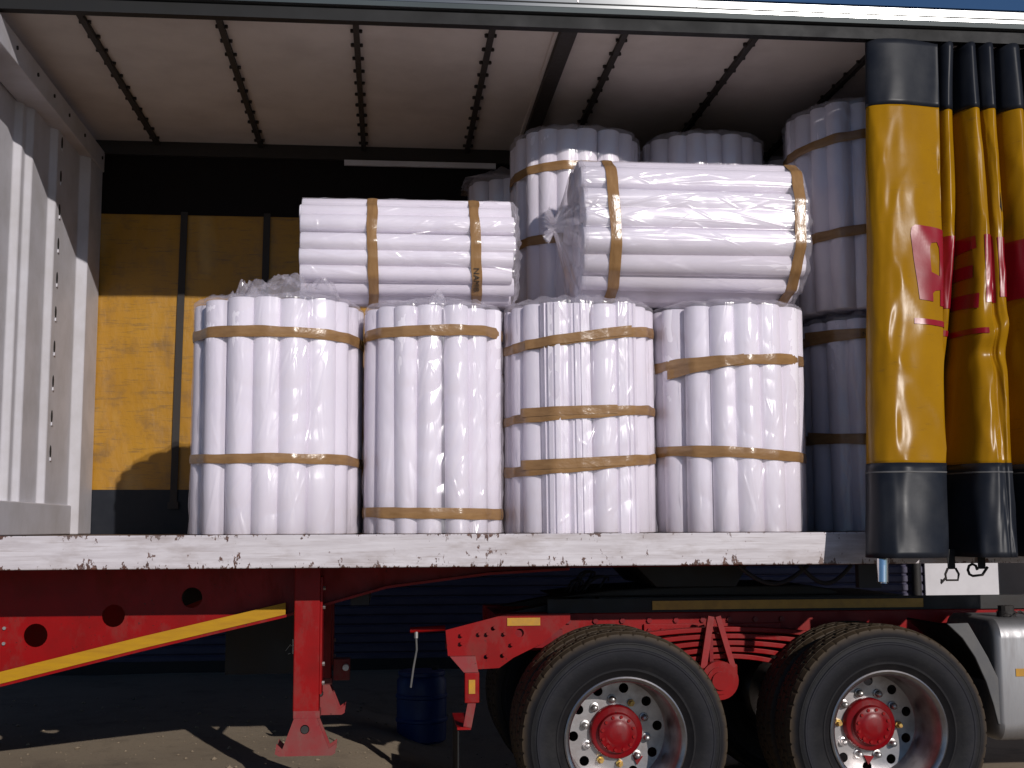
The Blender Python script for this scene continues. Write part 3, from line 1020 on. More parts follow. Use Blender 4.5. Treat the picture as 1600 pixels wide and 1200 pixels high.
# mudflap bracket
o = TR().add([(0.345, 0.66, 0.915), (0.485, 0.66, 0.915), (0.50, 0.64, 0.83), (0.42, 0.64, 0.83), (0.345, 0.72, 0.915), (0.485, 0.72, 0.915), (0.50, 0.72, 0.83), (0.42, 0.72, 0.83)],
             [(0, 1, 2, 3), (4, 5, 6, 7), (0, 1, 5, 4), (1, 2, 6, 5), (2, 3, 7, 6), (3, 0, 4, 7)]).build('flap_bracket', 'red_worn', tractor)
TR().box(0.425, 0.505, 0.645, 0.70, 0.665, 0.829).build('flap_bracket', 'red', tractor, bevel=0.004)
TR().box(0.447, 0.482, 0.640, 0.644, 0.715, 0.79).build('reflector', 'reflector_yellow', tractor)
TR().bar((0.465, 0.67, 0.665), (0.44, 0.67, 0.535), 0.045, 0.03).build('flap_bracket', 'red_worn', tractor)
TR().box(0.385, 0.46, 0.66, 1.2, 0.52, 0.534).build('flap_bracket', 'red', tractor)
TR().box(0.388, 0.396, 0.68, 1.2, 0.12, 0.52).build('mudflap', 'rubber_black', tractor)
# rear lever and rod
TR().cyl((0.13, 0.92, 1.04), (0.33, 0.92, 1.05), 0.016, seg=10).build('tail_arm', 'red', tractor)
TR().cyl((0.165, 0.92, 1.035), (0.165, 0.92, 0.995), 0.012, seg=10).build('rod_fitting', 'zinc', tractor)
TR().tube([(0.165, 0.92, 0.995), (0.168, 0.92, 0.93), (0.150, 0.92, 0.83), (0.135, 0.92, 0.72)], 0.006, 8).build('rod', 'mudguard', tractor)
# leaf springs between the wheels
for yy in (0.64, 1.70):
    sp = None
    for k in range(5):
        m = TR()
        zc = 1.045 - k * 0.037
        hw = 0.66 - k * 0.075
        vs_, fs = [], []
        for i in range(17):
            t = -1 + 2 * i / 16
            x = 1.89 + hw * t
            zz = zc - 0.055 * t * t
            vs_ += [(x, yy, zz - 0.013), (x, yy + 0.075, zz - 0.013), (x, yy + 0.075, zz + 0.013), (x, yy, zz + 0.013)]
        for i in range(16):
            for q in range(4):
                fs.append((i * 4 + q, i * 4 + (q + 1) % 4, i * 4 + 4 + (q + 1) % 4, i * 4 + 4 + q))
        fs += [(0, 1, 2, 3), (64, 65, 66, 67)]
        m.add(vs_, fs)
        if sp is None:
            sp = m.build('leaf_spring', 'red', tractor, bevel=0.003)
        else:
            m.build('spring_leaf', 'red', sp, bevel=0.003)
    TR().bar((1.80, yy - 0.03, 1.12), (1.745, yy - 0.05, 0.84), 0.035, 0.03).build('spring_brace', 'red', tractor)
    TR().bar((1.84, yy - 0.03, 1.12), (1.915, yy - 0.05, 0.84), 0.03, 0.025).build('spring_brace', 'red', tractor)
    TR().box(1.72, 1.94, yy - 0.06, yy + 0.08, 0.80, 0.86).build('trunnion', 'red', tractor, bevel=0.01)
    m = TR().cyl((1.83, yy - 0.09, 0.775), (1.83, yy + 0.09, 0.775), 0.105, seg=28)
    m.cyl((1.83, yy - 0.10, 0.775), (1.83, yy - 0.09, 0.775), 0.075, seg=24)
    m.cyl((1.83, yy - 0.115, 0.775), (1.83, yy - 0.10, 0.775), 0.05, seg=24)
    m.build('trunnion', 'red', tractor, smooth=True)
    TR().bar((1.80, yy - 0.02, 1.0), (1.80, yy - 0.02, 0.85), 0.02, 0.02).build('u_bolt', 'red_hub', tractor)

# wheels
def tyre_mesh():
    # revolved section (radius, y); y 0 = outer bead plane
    m = MB()
    side = [(0.305, 0.012), (0.330, -0.010), (0.345, -0.018), (0.348, -0.022), (0.356, -0.022), (0.360, -0.019), (0.385, -0.027), (0.40, -0.030), (0.445, -0.031), (0.449, -0.034), (0.456, -0.034), (0.460, -0.029), (0.478, -0.026), (0.481, -0.028), (0.486, -0.027), (0.489, -0.022), (0.505, -0.010), (0.515, -0.004)]
    tread = []
    ribs = [(0.0, 0.040), (0.050, 0.095), (0.105, 0.150), (0.160, 0.205), (0.215, 0.255)]
    W = 0.255
    for a, b in ribs:
        for y in (a, b):
            c = (y - W / 2) / (W / 2)
            tread.append((0.543 - 0.010 * c * c - 0.006 * c ** 6, y))
    seg = 400
    allp = []
    prof_top = side
    rows = []
    for r_, y in side: rows.append((r_, y, 's'))
    for i, (r_, y) in enumerate(tread):
        if i % 2 == 0 and i > 0:
            rows.append((r_ - 0.012, y - 0.001, 'g'))
        rows.append((r_, y, i))
        if i % 2 == 1 and i < len(tread) - 1:
            rows.append((r_ - 0.012, y + 0.001, 'g'))
    for r_, y in reversed(side): rows.append((r_, W - y, 's'))
    n = len(rows)
    vs_, fs = [], []
    for k in range(seg):
        t = 2 * PI * k / seg
        ct, st = math.cos(t), math.sin(t)
        for i, (r_, y, kd) in enumerate(rows):
            if isinstance(kd, int):
                rib = kd // 2
                ph = (k + rib * 3) % 8
                if ph == 0:
                    r_ = r_ - (0.008 if kd in (0, 9) else (0.010 if (kd % 2) == (rib % 2) else 0.001))
            vs_.append((r_ * ct, y, r_ * st))
    for k in range(seg):
        k2 = (k + 1) % seg
        for i in range(n - 1):
            fs.append((k * n + i, k * n + i + 1, k2 * n + i + 1, k2 * n + i))
    m.add(vs_, fs)
    return m
tyre_me = tyre_mesh().mesh('tyre', True, 32)
tyre_me.materials.append(M['tyre'])
# rim barrel with lip, axis y, lip at y = 0
m = MB()
m.revolve_y([(0.285, 0.02), (0.288, 0.004), (0.297, -0.006), (0.308, -0.012), (0.315, -0.008), (0.317, 0.004), (0.312, 0.012), (0.31, 0.24), (0.262, 0.31), (0.258, 0.302), (0.276, 0.27), (0.279, 0.12), (0.281, 0.05)], 72, True)
rim_me = m.mesh('wheel', True, 40)
rim_me.materials.append(M['rim_alu'])
hh = [(0.226 * math.cos(2 * PI * (k + 0.5) / 10), 0.226 * math.sin(2 * PI * (k + 0.5) / 10), 0.026) for k in range(10)]
disc_me = plate_mesh('wheel_disc', [(0.2665 * math.cos(2 * PI * k / 64), 0.2665 * math.sin(2 * PI * k / 64)) for k in range(64)], hh, 0.014, 0.292)
disc_me.materials.append(M['rim_alu'])
m = MB()
m.revolve_y([(0.0, 0.195), (0.04, 0.196), (0.066, 0.201), (0.072, 0.206), (0.098, 0.208), (0.102, 0.213), (0.102, 0.236), (0.106, 0.240), (0.130, 0.244), (0.137, 0.252), (0.139, 0.2905)], 48)
hub_me = m.mesh('hub', True, 40)
hub_me.materials.append(M['red_hub'])
hubb_me = MB().cyl((0.085, 0.199, 0), (0.085, 0.208, 0), 0.009, seg=6).mesh('hub_bolt')
hubb_me.materials.append(M['red'])
m = MB()
m.revolve_y([(0.0, 0.0), (0.008, 0.001), (0.014, 0.006), (0.0165, 0.014), (0.0175, 0.038), (0.024, 0.040), (0.025, 0.048)], 14)
nut_me = m.mesh('wheel_nut', True, 50)
nut_me.materials.append(M['zinc'])
m = MB()
m.cyl((0, 0.0, 0), (0, 0.03, 0), 0.011, seg=8).cyl((0, 0.028, 0), (0, 0.046, 0), 0.02, seg=6)
nutb_me = m.mesh('wheel_nut')
nutb_me.materials.append(M['brass'])
ref_pts = [(-0.028, 0.018), (0.028, 0.018), (0.0, -0.03)]
m = MB().prism(ref_pts, 0.0, 0.012)
refl_me = m.mesh('wheel_reflector')
refl_me.materials.append(M['red_hub'])

def part(name, me, parent, loc=(0, 0, 0), rot=(0, 0, 0)):
    o = link(bpy.data.objects.new(name, me), parent)
    o.location, o.rotation_euler = loc, rot
    return o
def wheel(x, y, zc, face, outer=True, phase=0.0, brass=(), refl=None, label=None):
    # face = -1: outside looks to -y; +1: to +y
    w = part('wheel', rim_me, tractor, Vector((x, y, zc)) - tractor.location, (0, 0, 0 if face < 0 else PI))
    part('tyre', tyre_me, w, (0, 0.0, 0), (0, phase * 3.1, 0))
    if outer:
        part('wheel_disc', disc_me, w, (0, 0, 0), (0, phase, 0))
        part('hub', hub_me, w)
        for k in range(12):
            part('hub_bolt', hubb_me, w, (0, 0, 0), (0, 0.2 + 2 * PI * k / 12, 0))
        for k in range(10):
            a = phase + 2 * PI * k / 10
            part('wheel_nut', nutb_me if k in brass else nut_me, w, (0.1675 * math.cos(a), 0.244, -0.1675 * math.sin(a)), (0, a, 0))
        if refl is not None:
            part('wheel_reflector', refl_me, w, (0.185 * math.cos(refl), 0.276, 0.185 * math.sin(refl)), (0, 0.1, 0))
    if label: w['label'] = label
    return w
WZ = 0.548
wheel(1.205, 0.06, WZ, -1, True, 0.21, (2, 3, 8), R(-52), 'polished wheel with red hub, nearer the trailer leg')
wheel(2.585, 0.06, WZ + 0.012, -1, True, 0.05, (0, 5), R(-92), 'polished wheel with red hub, nearer the fuel tank')
for x in (1.205, 2.585):
    wheel(x, 0.40, WZ, -1, False, 0.5)
    wheel(x, 2.34, WZ, 1, True, 0.3)
    wheel(x, 2.0, WZ, 1, False, 0.7)
    m = TR().cyl((x, 0.37, WZ), (x, 2.03, WZ), 0.085, seg=20)
    m.cyl((x, 1.05, WZ), (x, 1.36, WZ), 0.2, seg=24)
    m.build('axle', 'black_steel', tractor, smooth=True)

# fifth wheel and ramps
m = TR().prism([(0.95, 1.222), (1.3, 1.262), (1.75, 1.278), (2.45, 1.278), (2.6, 1.25), (2.62, 1.222)], 0.82, 1.60)
m.build('fifth_wheel', 'black_steel', tractor, bevel=0.01)
TR().box(1.2, 3.0, 0.80, 1.62, 1.137, 1.22).build('fifth_wheel_base', 'black_steel', tractor)
m = TR().prism([(0.70, 1.137), (1.15, 1.222), (1.19, 1.222), (1.19, 1.137)], 0.86, 1.02)
m.build('ramp', 'black_steel', tractor)
TR().prism([(0.70, 1.137), (1.15, 1.222), (1.19, 1.222), (1.19, 1.137)], 1.42, 1.58).build('ramp', 'black_steel', tractor)
# looping air hoses
random.seed(9)
for cx, cz, rr in ((1.16, 1.30, 0.05), (1.22, 1.27, 0.07), (1.10, 1.25, 0.04)):
    pts = [(cx + rr * math.cos(t * 0.5) * (1 + 0.25 * math.sin(t)), 1.0 + 0.01 * t, cz + 0.06 * math.sin(t * 0.5 + 0.6)) for t in range(20)]
    TR().tube(pts, 0.007, 6).build('air_hose', 'hose', tractor, smooth=True)
for x0, x1 in ((1.95, 2.35), (2.3, 2.6)):
    pts = [(x0 + (x1 - x0) * t / 12, 0.55, 1.40 - 0.10 * math.sin(PI * t / 12)) for t in range(13)]
    TR().tube(pts, 0.012, 8).build('air_hose', 'hose', tractor, smooth=True)

# mudguard behind the fuel tank
def arc_strip(cx, cz, r_, a0, a1, y0, y1, th):
    m = TR()
    vs_, fs = [], []
    n_ = 18
    for i in range(n_ + 1):
        a = a0 + (a1 - a0) * i / n_
        for rr_, y in ((r_, y0), (r_, y1), (r_ + th, y1), (r_ + th, y0)):
            vs_.append((cx + rr_ * math.cos(a), y, cz + rr_ * math.sin(a)))
    for i in range(n_):
        for k in range(4):
            fs.append((i * 4 + k, i * 4 + (k + 1) % 4, i * 4 + 4 + (k + 1) % 4, i * 4 + 4 + k))
    fs += [(0, 1, 2, 3), tuple(n_ * 4 + k for k in range(4))]
    return m.add(vs_, fs)
mg = [(2.935, 1.105), (3.05, 1.108), (3.10, 1.02), (3.15, 0.93), (3.21, 0.80), (3.255, 0.66), (3.272, 0.572), (3.225, 0.57), (3.19, 0.585), (3.17, 0.68), (3.135, 0.80), (3.08, 0.93), (3.015, 1.03)]
m = TR().prism(mg, 0.085, 0.105)
g = m.build('mudguard', 'mudguard', tractor, bevel=0.004)
arc = arc_strip(2.585, 0.56, 0.645, R(2), R(55), 0.106, 0.66, 0.012)
arc.build('mudguard_liner', 'rubber_black', g, smooth=True)

# fuel tank: rounded box
def rounded_rect(y0, y1, z0, z1, r_, n_=6):
    pts = []
    for cy, cz, a0 in ((y1 - r_, z1 - r_, 0), (y0 + r_, z1 - r_, 90), (y0 + r_, z0 + r_, 180), (y1 - r_, z0 + r_, 270)):
        for k in range(n_ + 1):
            a = R(a0 + 90 * k / n_)
            pts.append((cy + r_ * math.cos(a), cz + r_ * math.sin(a)))
    return pts
m = TR()
rings = []
for x, ins in ((3.185, 0.055), (3.19, 0.03), (3.202, 0.012), (3.22, 0.0), (4.15, 0.0), (4.18, 0.03), (4.185, 0.06)):
    rings.append([(x, y, zz) for y, zz in rounded_rect(0.07 + ins, 0.70 - ins, 0.49 + ins, 1.125 - ins, 0.10 - ins * 0.5)])
n = len(rings[0])
vs_ = [p for r_ in rings for p in r_]
fs = []
for i in range(len(rings) - 1):
    for k in range(n):
        fs.append((i * n + k, i * n + (k + 1) % n, (i + 1) * n + (k + 1) % n, (i + 1) * n + k))
fs += [tuple(range(n)), tuple(range((len(rings) - 1) * n, len(rings) * n))]
m.add(vs_, fs)
tank = m.build('fuel_tank', 'tank_alu', tractor, smooth=True)
tank['label'] = 'polished fuel tank with a yellow strip'
TR().box(3.29, 4.1, 0.066, 0.069, 0.83, 0.87).build('reflective_strip', 'reflector_yellow', tank)
m = TR().cyl((3.36, 0.28, 1.12), (3.36, 0.28, 1.155), 0.05, seg=20).cyl((3.36, 0.28, 1.155), (3.36, 0.28, 1.185), 0.042, seg=12)
m.build('filler_cap', 'black_steel', tank)
m = TR().tube([(3.30, 0.22, 1.128), (3.32, 0.2, 1.15), (3.36, 0.2, 1.135), (3.40, 0.2, 1.16), (3.44, 0.24, 1.14)], 0.004, 6)
m.build('cap_chain', 'black_steel', tank)
for x in (3.55, 4.0):
    m = TR()
    pts = rounded_rect(0.062, 0.708, 0.482, 1.133, 0.105)
    pin = rounded_rect(0.069, 0.701, 0.489, 1.126, 0.10)
    n = len(pts)
    vs_ = [(xx, y, zz) for xx in (x, x + 0.05) for y, zz in pts]
    m.add(vs_, [(i, (i + 1) % n, n + (i + 1) % n, n + i) for i in range(n)])
    m.build('tank_strap', 'zinc', tank, smooth=True)
# cab, to the right of the picture
cab = TR().box(4.35, 6.85, -0.02, 2.42, 0.85, 3.55).build('cab', 'cab_paint', tractor, bevel=0.12)
TR().prism([(4.4, 3.5), (6.0, 3.5), (5.6, 3.95), (4.4, 4.15)], 0.1, 2.3).build('roof_fairing', 'cab_paint', cab, bevel=0.08)
TR().box(5.6, 6.7, -0.035, -0.021, 1.1, 3.0).build('door', 'cab_paint', cab, bevel=0.01)
TR().box(5.7, 6.6, -0.042, -0.036, 2.05, 2.9).build('door_window', 'glass', cab, bevel=0.004)
TR().box(5.65, 5.78, -0.05, -0.036, 1.75, 1.79).build('door_handle', 'black_steel', cab)
TR().box(6.852, 6.86, 0.15, 2.25, 1.95, 2.95).build('windscreen', 'glass', cab, bevel=0.003)
TR().box(6.855, 6.98, 0.0, 2.4, 0.45, 0.9).build('bumper', 'cab_paint', cab, bevel=0.05)
for y in (0.12, 1.98):
    TR().box(6.982, 6.992, y, y + 0.3, 0.6, 0.75).build('headlight', 'chrome', cab)
for y, fc_ in ((0.06, -1), (2.34, 1)):
    wheel(5.6, y, WZ, fc_, True, 0.4)
TR().cyl((5.6, 0.37, WZ), (5.6, 2.03, WZ), 0.07).build('axle', 'black_steel', tractor)

# ------------------------------------------------------------------ blue drum behind the truck
dr = empty('plastic_drum', (0.255, 3.05, ground_h(0.255, 3.05) - 0.01), label='blue plastic drum standing on the ground behind the truck', cat='drum')
m = MB()
prof_d = [(0.0, 0.0), (0.165, 0.0), (0.18, 0.015), (0.182, 0.14), (0.19, 0.15), (0.19, 0.165), (0.182, 0.175), (0.182, 0.31), (0.19, 0.32), (0.19, 0.335), (0.182, 0.345), (0.18, 0.44), (0.16, 0.47)]
vs_, fs = [], []
sg = 40
for r_, zz in prof_d:
    vs_ += [(r_ * math.cos(2 * PI * k / sg), r_ * math.sin(2 * PI * k / sg), zz) for k in range(sg)]
for i in range(len(prof_d) - 1):
    for k in range(sg):
        fs.append((i * sg + k, i * sg + (k + 1) % sg, (i + 1) * sg + (k + 1) % sg, (i + 1) * sg + k))
m.add(vs_, fs)
m.build('drum_body', 'drum', dr, smooth=True)
m = MB().cyl((0, 0, 0.471), (0, 0, 0.505), 0.172, seg=40)
lid = m.build('lid', 'drum', dr, bevel=0.008)
MB().cyl((0.1, 0.05, 0.505), (0.1, 0.05, 0.53), 0.025, seg=14).build('bung', 'black_steel', lid)

# ------------------------------------------------------------------ bundles of foam tubes
def tube_mesh(name, r_, L, seg=20):
    m = MB()
    vs_, fs = [], []
    ring = [(r_ * 0.90, 0.0), (r_, 0.006), (r_, L * 0.33), (r_, L * 0.66), (r_, L - 0.006), (r_ * 0.90, L)]
    for rr_, zz in ring:
        vs_ += [(rr_ * math.cos(2 * PI * k / seg), rr_ * math.sin(2 * PI * k / seg), zz) for k in range(seg)]
    for i in range(len(ring) - 1):
        for k in range(seg):
            fs.append((i * seg + k, i * seg + (k + 1) % seg, (i + 1) * seg + (k + 1) % seg, (i + 1) * seg + k))
    fs += [tuple(range(seg))[::-1], tuple(range((len(ring) - 1) * seg, len(ring) * seg))]
    m.add(vs_, fs)
    me = m.mesh(name, True, 50)
    me.materials.append(M['foam'])
    return me

def moulding_mesh(name, r_, L):
    # a stepped strip: square-shouldered section with grooves
    sec = []
    base = [(-1.0, -0.55), (-0.55, -0.95), (-0.50, -0.80), (-0.30, -0.80), (-0.26, -1.0), (0.05, -1.0), (0.09, -0.84), (0.22, -0.84), (0.26, -1.0), (0.60, -0.93), (0.66, -0.72), (0.80, -0.70), (1.0, -0.45), (1.0, 0.6), (0.5, 1.0), (-0.5, 1.0), (-1.0, 0.6)]
    n_ = len(base)
    m = MB()
    vs_ = [(x * r_ * 0.97, y * r_ * 0.97, zz) for zz in (0, L) for x, y in base]
    fs = [(i, (i + 1) % n_, n_ + (i + 1) % n_, n_ + i) for i in range(n_)]
    fs += [tuple(range(n_))[::-1], tuple(range(n_, 2 * n_))]
    m.add(vs_, fs)
    me = m.mesh(name, False)
    me.materials.append(M['foam'])
    return me

def bundle(loc, Rb, L, tapes, label, group, seed, lying=False, front=-PI / 2, rings=3, mould=(), gather=None, texts=(), crest=1.0, spin=0.0, twist=0.0, film_on=True):
    rnd = random.Random(seed)
    rot = (0, PI / 2, 0) if lying else (0, 0, spin)
    root = empty('tube_bundle', loc, rot, label, 'foam tubes', group)
    d = Rb / (rings + 0.5)
    rp = d / 2
    me = tube_mesh('foam_tube', rp, L)
    mm = moulding_mesh('foam_moulding', rp, L) if mould else None
    outer = []
    for ring in range(rings + 1):
        cnt = 1 if ring == 0 else 6 * ring
        ph = rnd.random() * 0.3
        for k in range(cnt):
            a = ph + 2 * PI * k / cnt
            rad = ring * d
            s = 0.985
            if ring == rings:
                rad += rnd.uniform(-0.24, -0.14) * d
                s = rnd.uniform(1.12, 1.36)
            if ring == rings:
                a += rnd.uniform(-0.22, 0.22) * 2 * PI / cnt
            sq = (abs(math.cos(a)) ** 2.6 + abs(math.sin(a)) ** 2.6) ** (-1 / 2.6)
            x, y = rad * sq * math.cos(a), rad * sq * math.sin(a)
            dz = rnd.uniform(-0.016, 0.0)
            ismould = ring == rings and k in mould
            o = link(bpy.data.objects.new('foam_moulding' if ismould else 'foam_tube', mm if ismould else me), root)
            o.location = (x, y, 0 if not lying else rnd.uniform(-0.012, 0.012))
            sz = 1.0 + dz / L
            o.scale = (s, s, sz)
            o.rotation_euler = (rnd.uniform(-0.009, 0.009), rnd.uniform(-0.009, 0.009), (a + PI / 2) if ismould else rnd.random() * 6)
            if ring == rings:
                outer.append((x, y, rp * s))
    # radial envelope: hull blended with the scallops between the tubes
    NA = 180
    pts = []
    for x, y, r_ in outer:
        for q in range(24):
            t = 2 * PI * q / 24
            pts.append((x + r_ * math.cos(t), y + r_ * math.sin(t)))
    pts = sorted(set(pts))
    def half(ps):
        h = []
        for p in ps:
            while len(h) >= 2 and (h[-1][0] - h[-2][0]) * (p[1] - h[-2][1]) - (h[-1][1] - h[-2][1]) * (p[0] - h[-2][0]) <= 0:
                h.pop()
            h.append(p)
        return h
    hull = half(pts)[:-1] + half(pts[::-1])[:-1]
    def ray_hull(t):
        c_, s_ = math.cos(t), math.sin(t)
        best = 0
        for i in range(len(hull)):
            x1, y1 = hull[i]; x2, y2 = hull[(i + 1) % len(hull)]
            den = c_ * (y2 - y1) - s_ * (x2 - x1)
            if abs(den) < 1e-9: continue
            r_ = (x1 * (y2 - y1) - y1 * (x2 - x1)) / den
            w = (c_ * y1 - s_ * x1) / -(c_ * (y2 - y1) - s_ * (x2 - x1)) if den else 0
            px_, py_ = r_ * c_, r_ * s_
            ll = (x2 - x1) ** 2 + (y2 - y1) ** 2
            if ll < 1e-12: continue
            w = ((px_ - x1) * (x2 - x1) + (py_ - y1) * (y2 - y1)) / ll
            if r_ > 0 and -1e-6 <= w <= 1 + 1e-6:
                best = max(best, r_)
        return best
    def scal(t):
        c_, s_ = math.cos(t), math.sin(t)
        best = Rb * 0.85
        for x, y, r_ in outer:
            pr = x * c_ + y * s_
            h2 = r_ * r_ - (x * s_ - y * c_) ** 2
            if h2 > 0 and pr > 0:
                best = max(best, pr + math.sqrt(h2))
        return best
    envh = [ray_hull(2 * PI * k / NA) for k in range(NA)]
    envs = [scal(2 * PI * k / NA) for k in range(NA)]
    def env(t, blend):
        f = (t / (2 * PI)) % 1.0 * NA
        i = int(f) % NA
        w = f - int(f)
        j = (i + 1) % NA
        h = envh[i] * (1 - w) + envh[j] * w
        s_ = envs[i] * (1 - w) + envs[j] * w
        return max(h * blend + s_ * (1 - blend), s_ + 0.0015)
    sd = seed * 3.7
    def film_r(t, zz):
        e = env(t, 0.55)
        c_, s_ = math.cos(t), math.sin(t)
        n1 = noise.noise((c_ * 7 + sd, s_ * 7 + zz * 0.9, zz * 1.5))
        n2 = noise.noise((c_ * 15 + zz * 3.0, s_ * 15 + sd, zz * 2.5))
        rg = (1 - abs(n1) * 2) ** 2 * 0.006 + (1 - min(1, abs(n2) * 2.2)) ** 3 * 0.006
        pin = 1.0
        for tp in tapes:
            pin = min(pin, min(1.0, 0.15 + (abs(zz - tp[0]) / 0.10)))
        return e + 0.003 + rg * pin
    if film_on:
        # wrapped film with real creases: fine towards the open side, coarse at the back
        fr_half = 1.75
        th = np.concatenate([np.linspace(-PI / 2 - fr_half, -PI / 2 + fr_half, 420, endpoint=False), np.linspace(-PI / 2 + fr_half, 3 * PI / 2 - fr_half, 60, endpoint=False)])
        na = len(th)
        nz = 150
        zl = np.linspace(0.004, L, nz)
        base = np.array([env(t, 0.74) for t in th])
        T, Z = np.meshgrid(th, zl)
        rr_ = np.tile(base + 0.003, (nz, 1))
        low = np.zeros_like(T)
        for q in range(7):
            fa, fb, p0 = rnd.randint(3, 12), rnd.uniform(4, 26), rnd.uniform(0, 6.28)
            low += np.sin(T * fa + Z * fb * rnd.choice((-1, 1)) + p0) / 7
        S = (T + PI / 2) * Rb
        cr_h = np.zeros_like(T)
        def crease(s0, z0, ang, ln, h, w):
            ds, dzz = S - s0, Z - z0
            al = ds * math.sin(ang) + dzz * math.cos(ang)
            pe = ds * math.cos(ang) - dzz * math.sin(ang) + 0.012 * np.sin(al * 9 + s0 * 50) * ln
            k = np.clip(1 - np.abs(pe) / w, 0, 1) * np.clip(1 - np.abs(al) / ln, 0, 1) ** 0.7
            np.maximum(cr_h, h * k, out=cr_h)
        smax = fr_half * Rb
        lean = rnd.uniform(-0.12, 0.12)
        for q in range(60):
            crease(rnd.uniform(-smax, smax), rnd.uniform(0, L), lean + rnd.gauss(0, 0.24), rnd.uniform(0.08, 0.42), rnd.uniform(0.002, 0.006), rnd.uniform(0.006, 0.011))
        for q in range(50):
            crease(rnd.uniform(-smax, smax), rnd.uniform(0, L), rnd.gauss(0, 0.55), rnd.uniform(0.03, 0.12), rnd.uniform(0.0015, 0.005), rnd.uniform(0.006, 0.010))
        for tp in tapes:
            for q in range(30):
                ln = rnd.uniform(0.03, 0.13)
                sg = rnd.choice((-1, 1))
                crease(rnd.uniform(-smax, smax), tp[0] + sg * (0.03 + ln * 0.9), rnd.gauss(0, 0.28), ln, rnd.uniform(0.002, 0.005), rnd.uniform(0.006, 0.009))
        pin = np.ones_like(Z)
        for tp in tapes:
            zc = tp[0] + tp[1] * np.cos(T - tp[2])
            pin = np.minimum(pin, np.clip((np.abs(Z - zc) - 0.028) / 0.07, 0, 1))
        rr_ += (cr_h + (0.005 if lying else 0.011) * np.abs(low)) * pin
        X3 = np.stack([rr_ * np.cos(T), rr_ * np.sin(T), Z], axis=-1).reshape(-1, 3)
        vs_ = [tuple(p) for p in X3.tolist()]
        top_r = rr_[-1]
        for zz, k_, nzamp in ((L + 0.008, 0.985, 0.004), (L + 0.02 * crest, 0.92, 0.012), (L + 0.032 * crest, 0.78, 0.018), (L + 0.03 * crest, 0.45, 0.02), (L + 0.03 * crest, 0.12, 0.015)):
            for i in range(na):
                t = th[i]
                c_, s_ = math.cos(t), math.sin(t)
                dz = nzamp * noise.noise((c_ * 6 * k_ + sd, s_ * 6 * k_, 2.0)) * 1.8
                r_ = top_r[i] * k_ * (1 + 0.04 * noise.noise((c_ * 9, s_ * 9 + sd, k_ * 3)))
                vs_.append((r_ * c_, r_ * s_, max(zz + dz, L + 0.002)))
        rows = nz + 5
        fs = []
        for j in range(rows - 1):
            for i in range(na):
                i2 = (i + 1) % na
                fs.append((j * na + i, j * na + i2, (j + 1) * na + i2, (j + 1) * na + i))
        fm = bpy.data.meshes.new('plastic_wrap')
        fm.from_pydata(vs_, [], fs)
        fm.polygons.foreach_set('use_smooth', [True] * len(fm.polygons))
        fm.materials.append(M['film'])
        link(bpy.data.objects.new('plastic_wrap', fm), root)
    # tape bands
    for ti, tp in enumerate(tapes):
        z0, tilt, ph, wd = (tp + (0.056,))[:4] if len(tp) == 3 else tp[:4]
        m = MB()
        vs_, fs = [], []
        na = 160
        for i in range(na):
            t = 2 * PI * i / na
            r_ = env(t, 0.96) + 0.0085
            zc = z0 + tilt * math.cos(t - ph) + 0.006 * noise.noise((math.cos(t) * 2.5 + ti * 5, math.sin(t) * 2.5, sd))
            hw = wd / 2 * (1 + 0.16 * noise.noise((math.cos(t) * 3, math.sin(t) * 3 + 4 * ti, sd + 2)))
            for q, off in ((-1, -0.003), (-0.35, 0), (0.35, 0.0), (1, -0.003)):
                vs_.append(((r_ + off) * math.cos(t), (r_ + off) * math.sin(t), zc + q * hw))
        for i in range(na):
            for q in range(3):
                fs.append((i * 4 + q, ((i + 1) % na) * 4 + q, ((i + 1) % na) * 4 + q + 1, i * 4 + q + 1))
        m.add(vs_, fs)
        tape = m.build('tape_band', 'tape', root, smooth=True, angle=180, recalc=False)
        if len(tp) > 4:
            # a second strip of tape overlapping at a slant, with a loose end
            t0, t1, dz0, dz1 = tp[4]
            m = MB(); vs_, fs = [], []
            nn = 40
            for i in range(nn + 1):
                t = t0 + (t1 - t0) * i / nn
                r_ = env(t, 0.96) + 0.0115 + (0.006 if i < 3 else 0)
                zc = z0 + tilt * math.cos(t - ph) + dz0 + (dz1 - dz0) * i / nn
                for q in (-1, 0, 1):
                    vs_.append((r_ * math.cos(t), r_ * math.sin(t), zc + q * wd * 0.46))
            for i in range(nn):
                for q in range(2):
                    fs.append((i * 3 + q, i * 3 + 3 + q, i * 3 + 4 + q, i * 3 + 1 + q))
            m.add(vs_, fs)
            m.build('tape_end', 'tape', tape, smooth=True, angle=180, recalc=False)
        for (tidx, t0, size, up_) in texts:
            if tidx != ti: continue
            tm = text_mesh('NAMIB', size)
            for v in tm.vertices:
                u_, w_ = v.co.x, v.co.y - size * 0.36
                if not up_: u_, w_ = -u_, -w_
                t = t0 + u_ / Rb
                r_ = env(t, 0.96) + 0.0125
                v.co = (r_ * math.cos(t), r_ * math.sin(t), z0 + tilt * math.cos(t - ph) + w_)
            tm.materials.append(M['black_print'])
            link(bpy.data.objects.new('tape_lettering', tm), tape)
    if gather:
        gather(root, film_r, L)
    return root

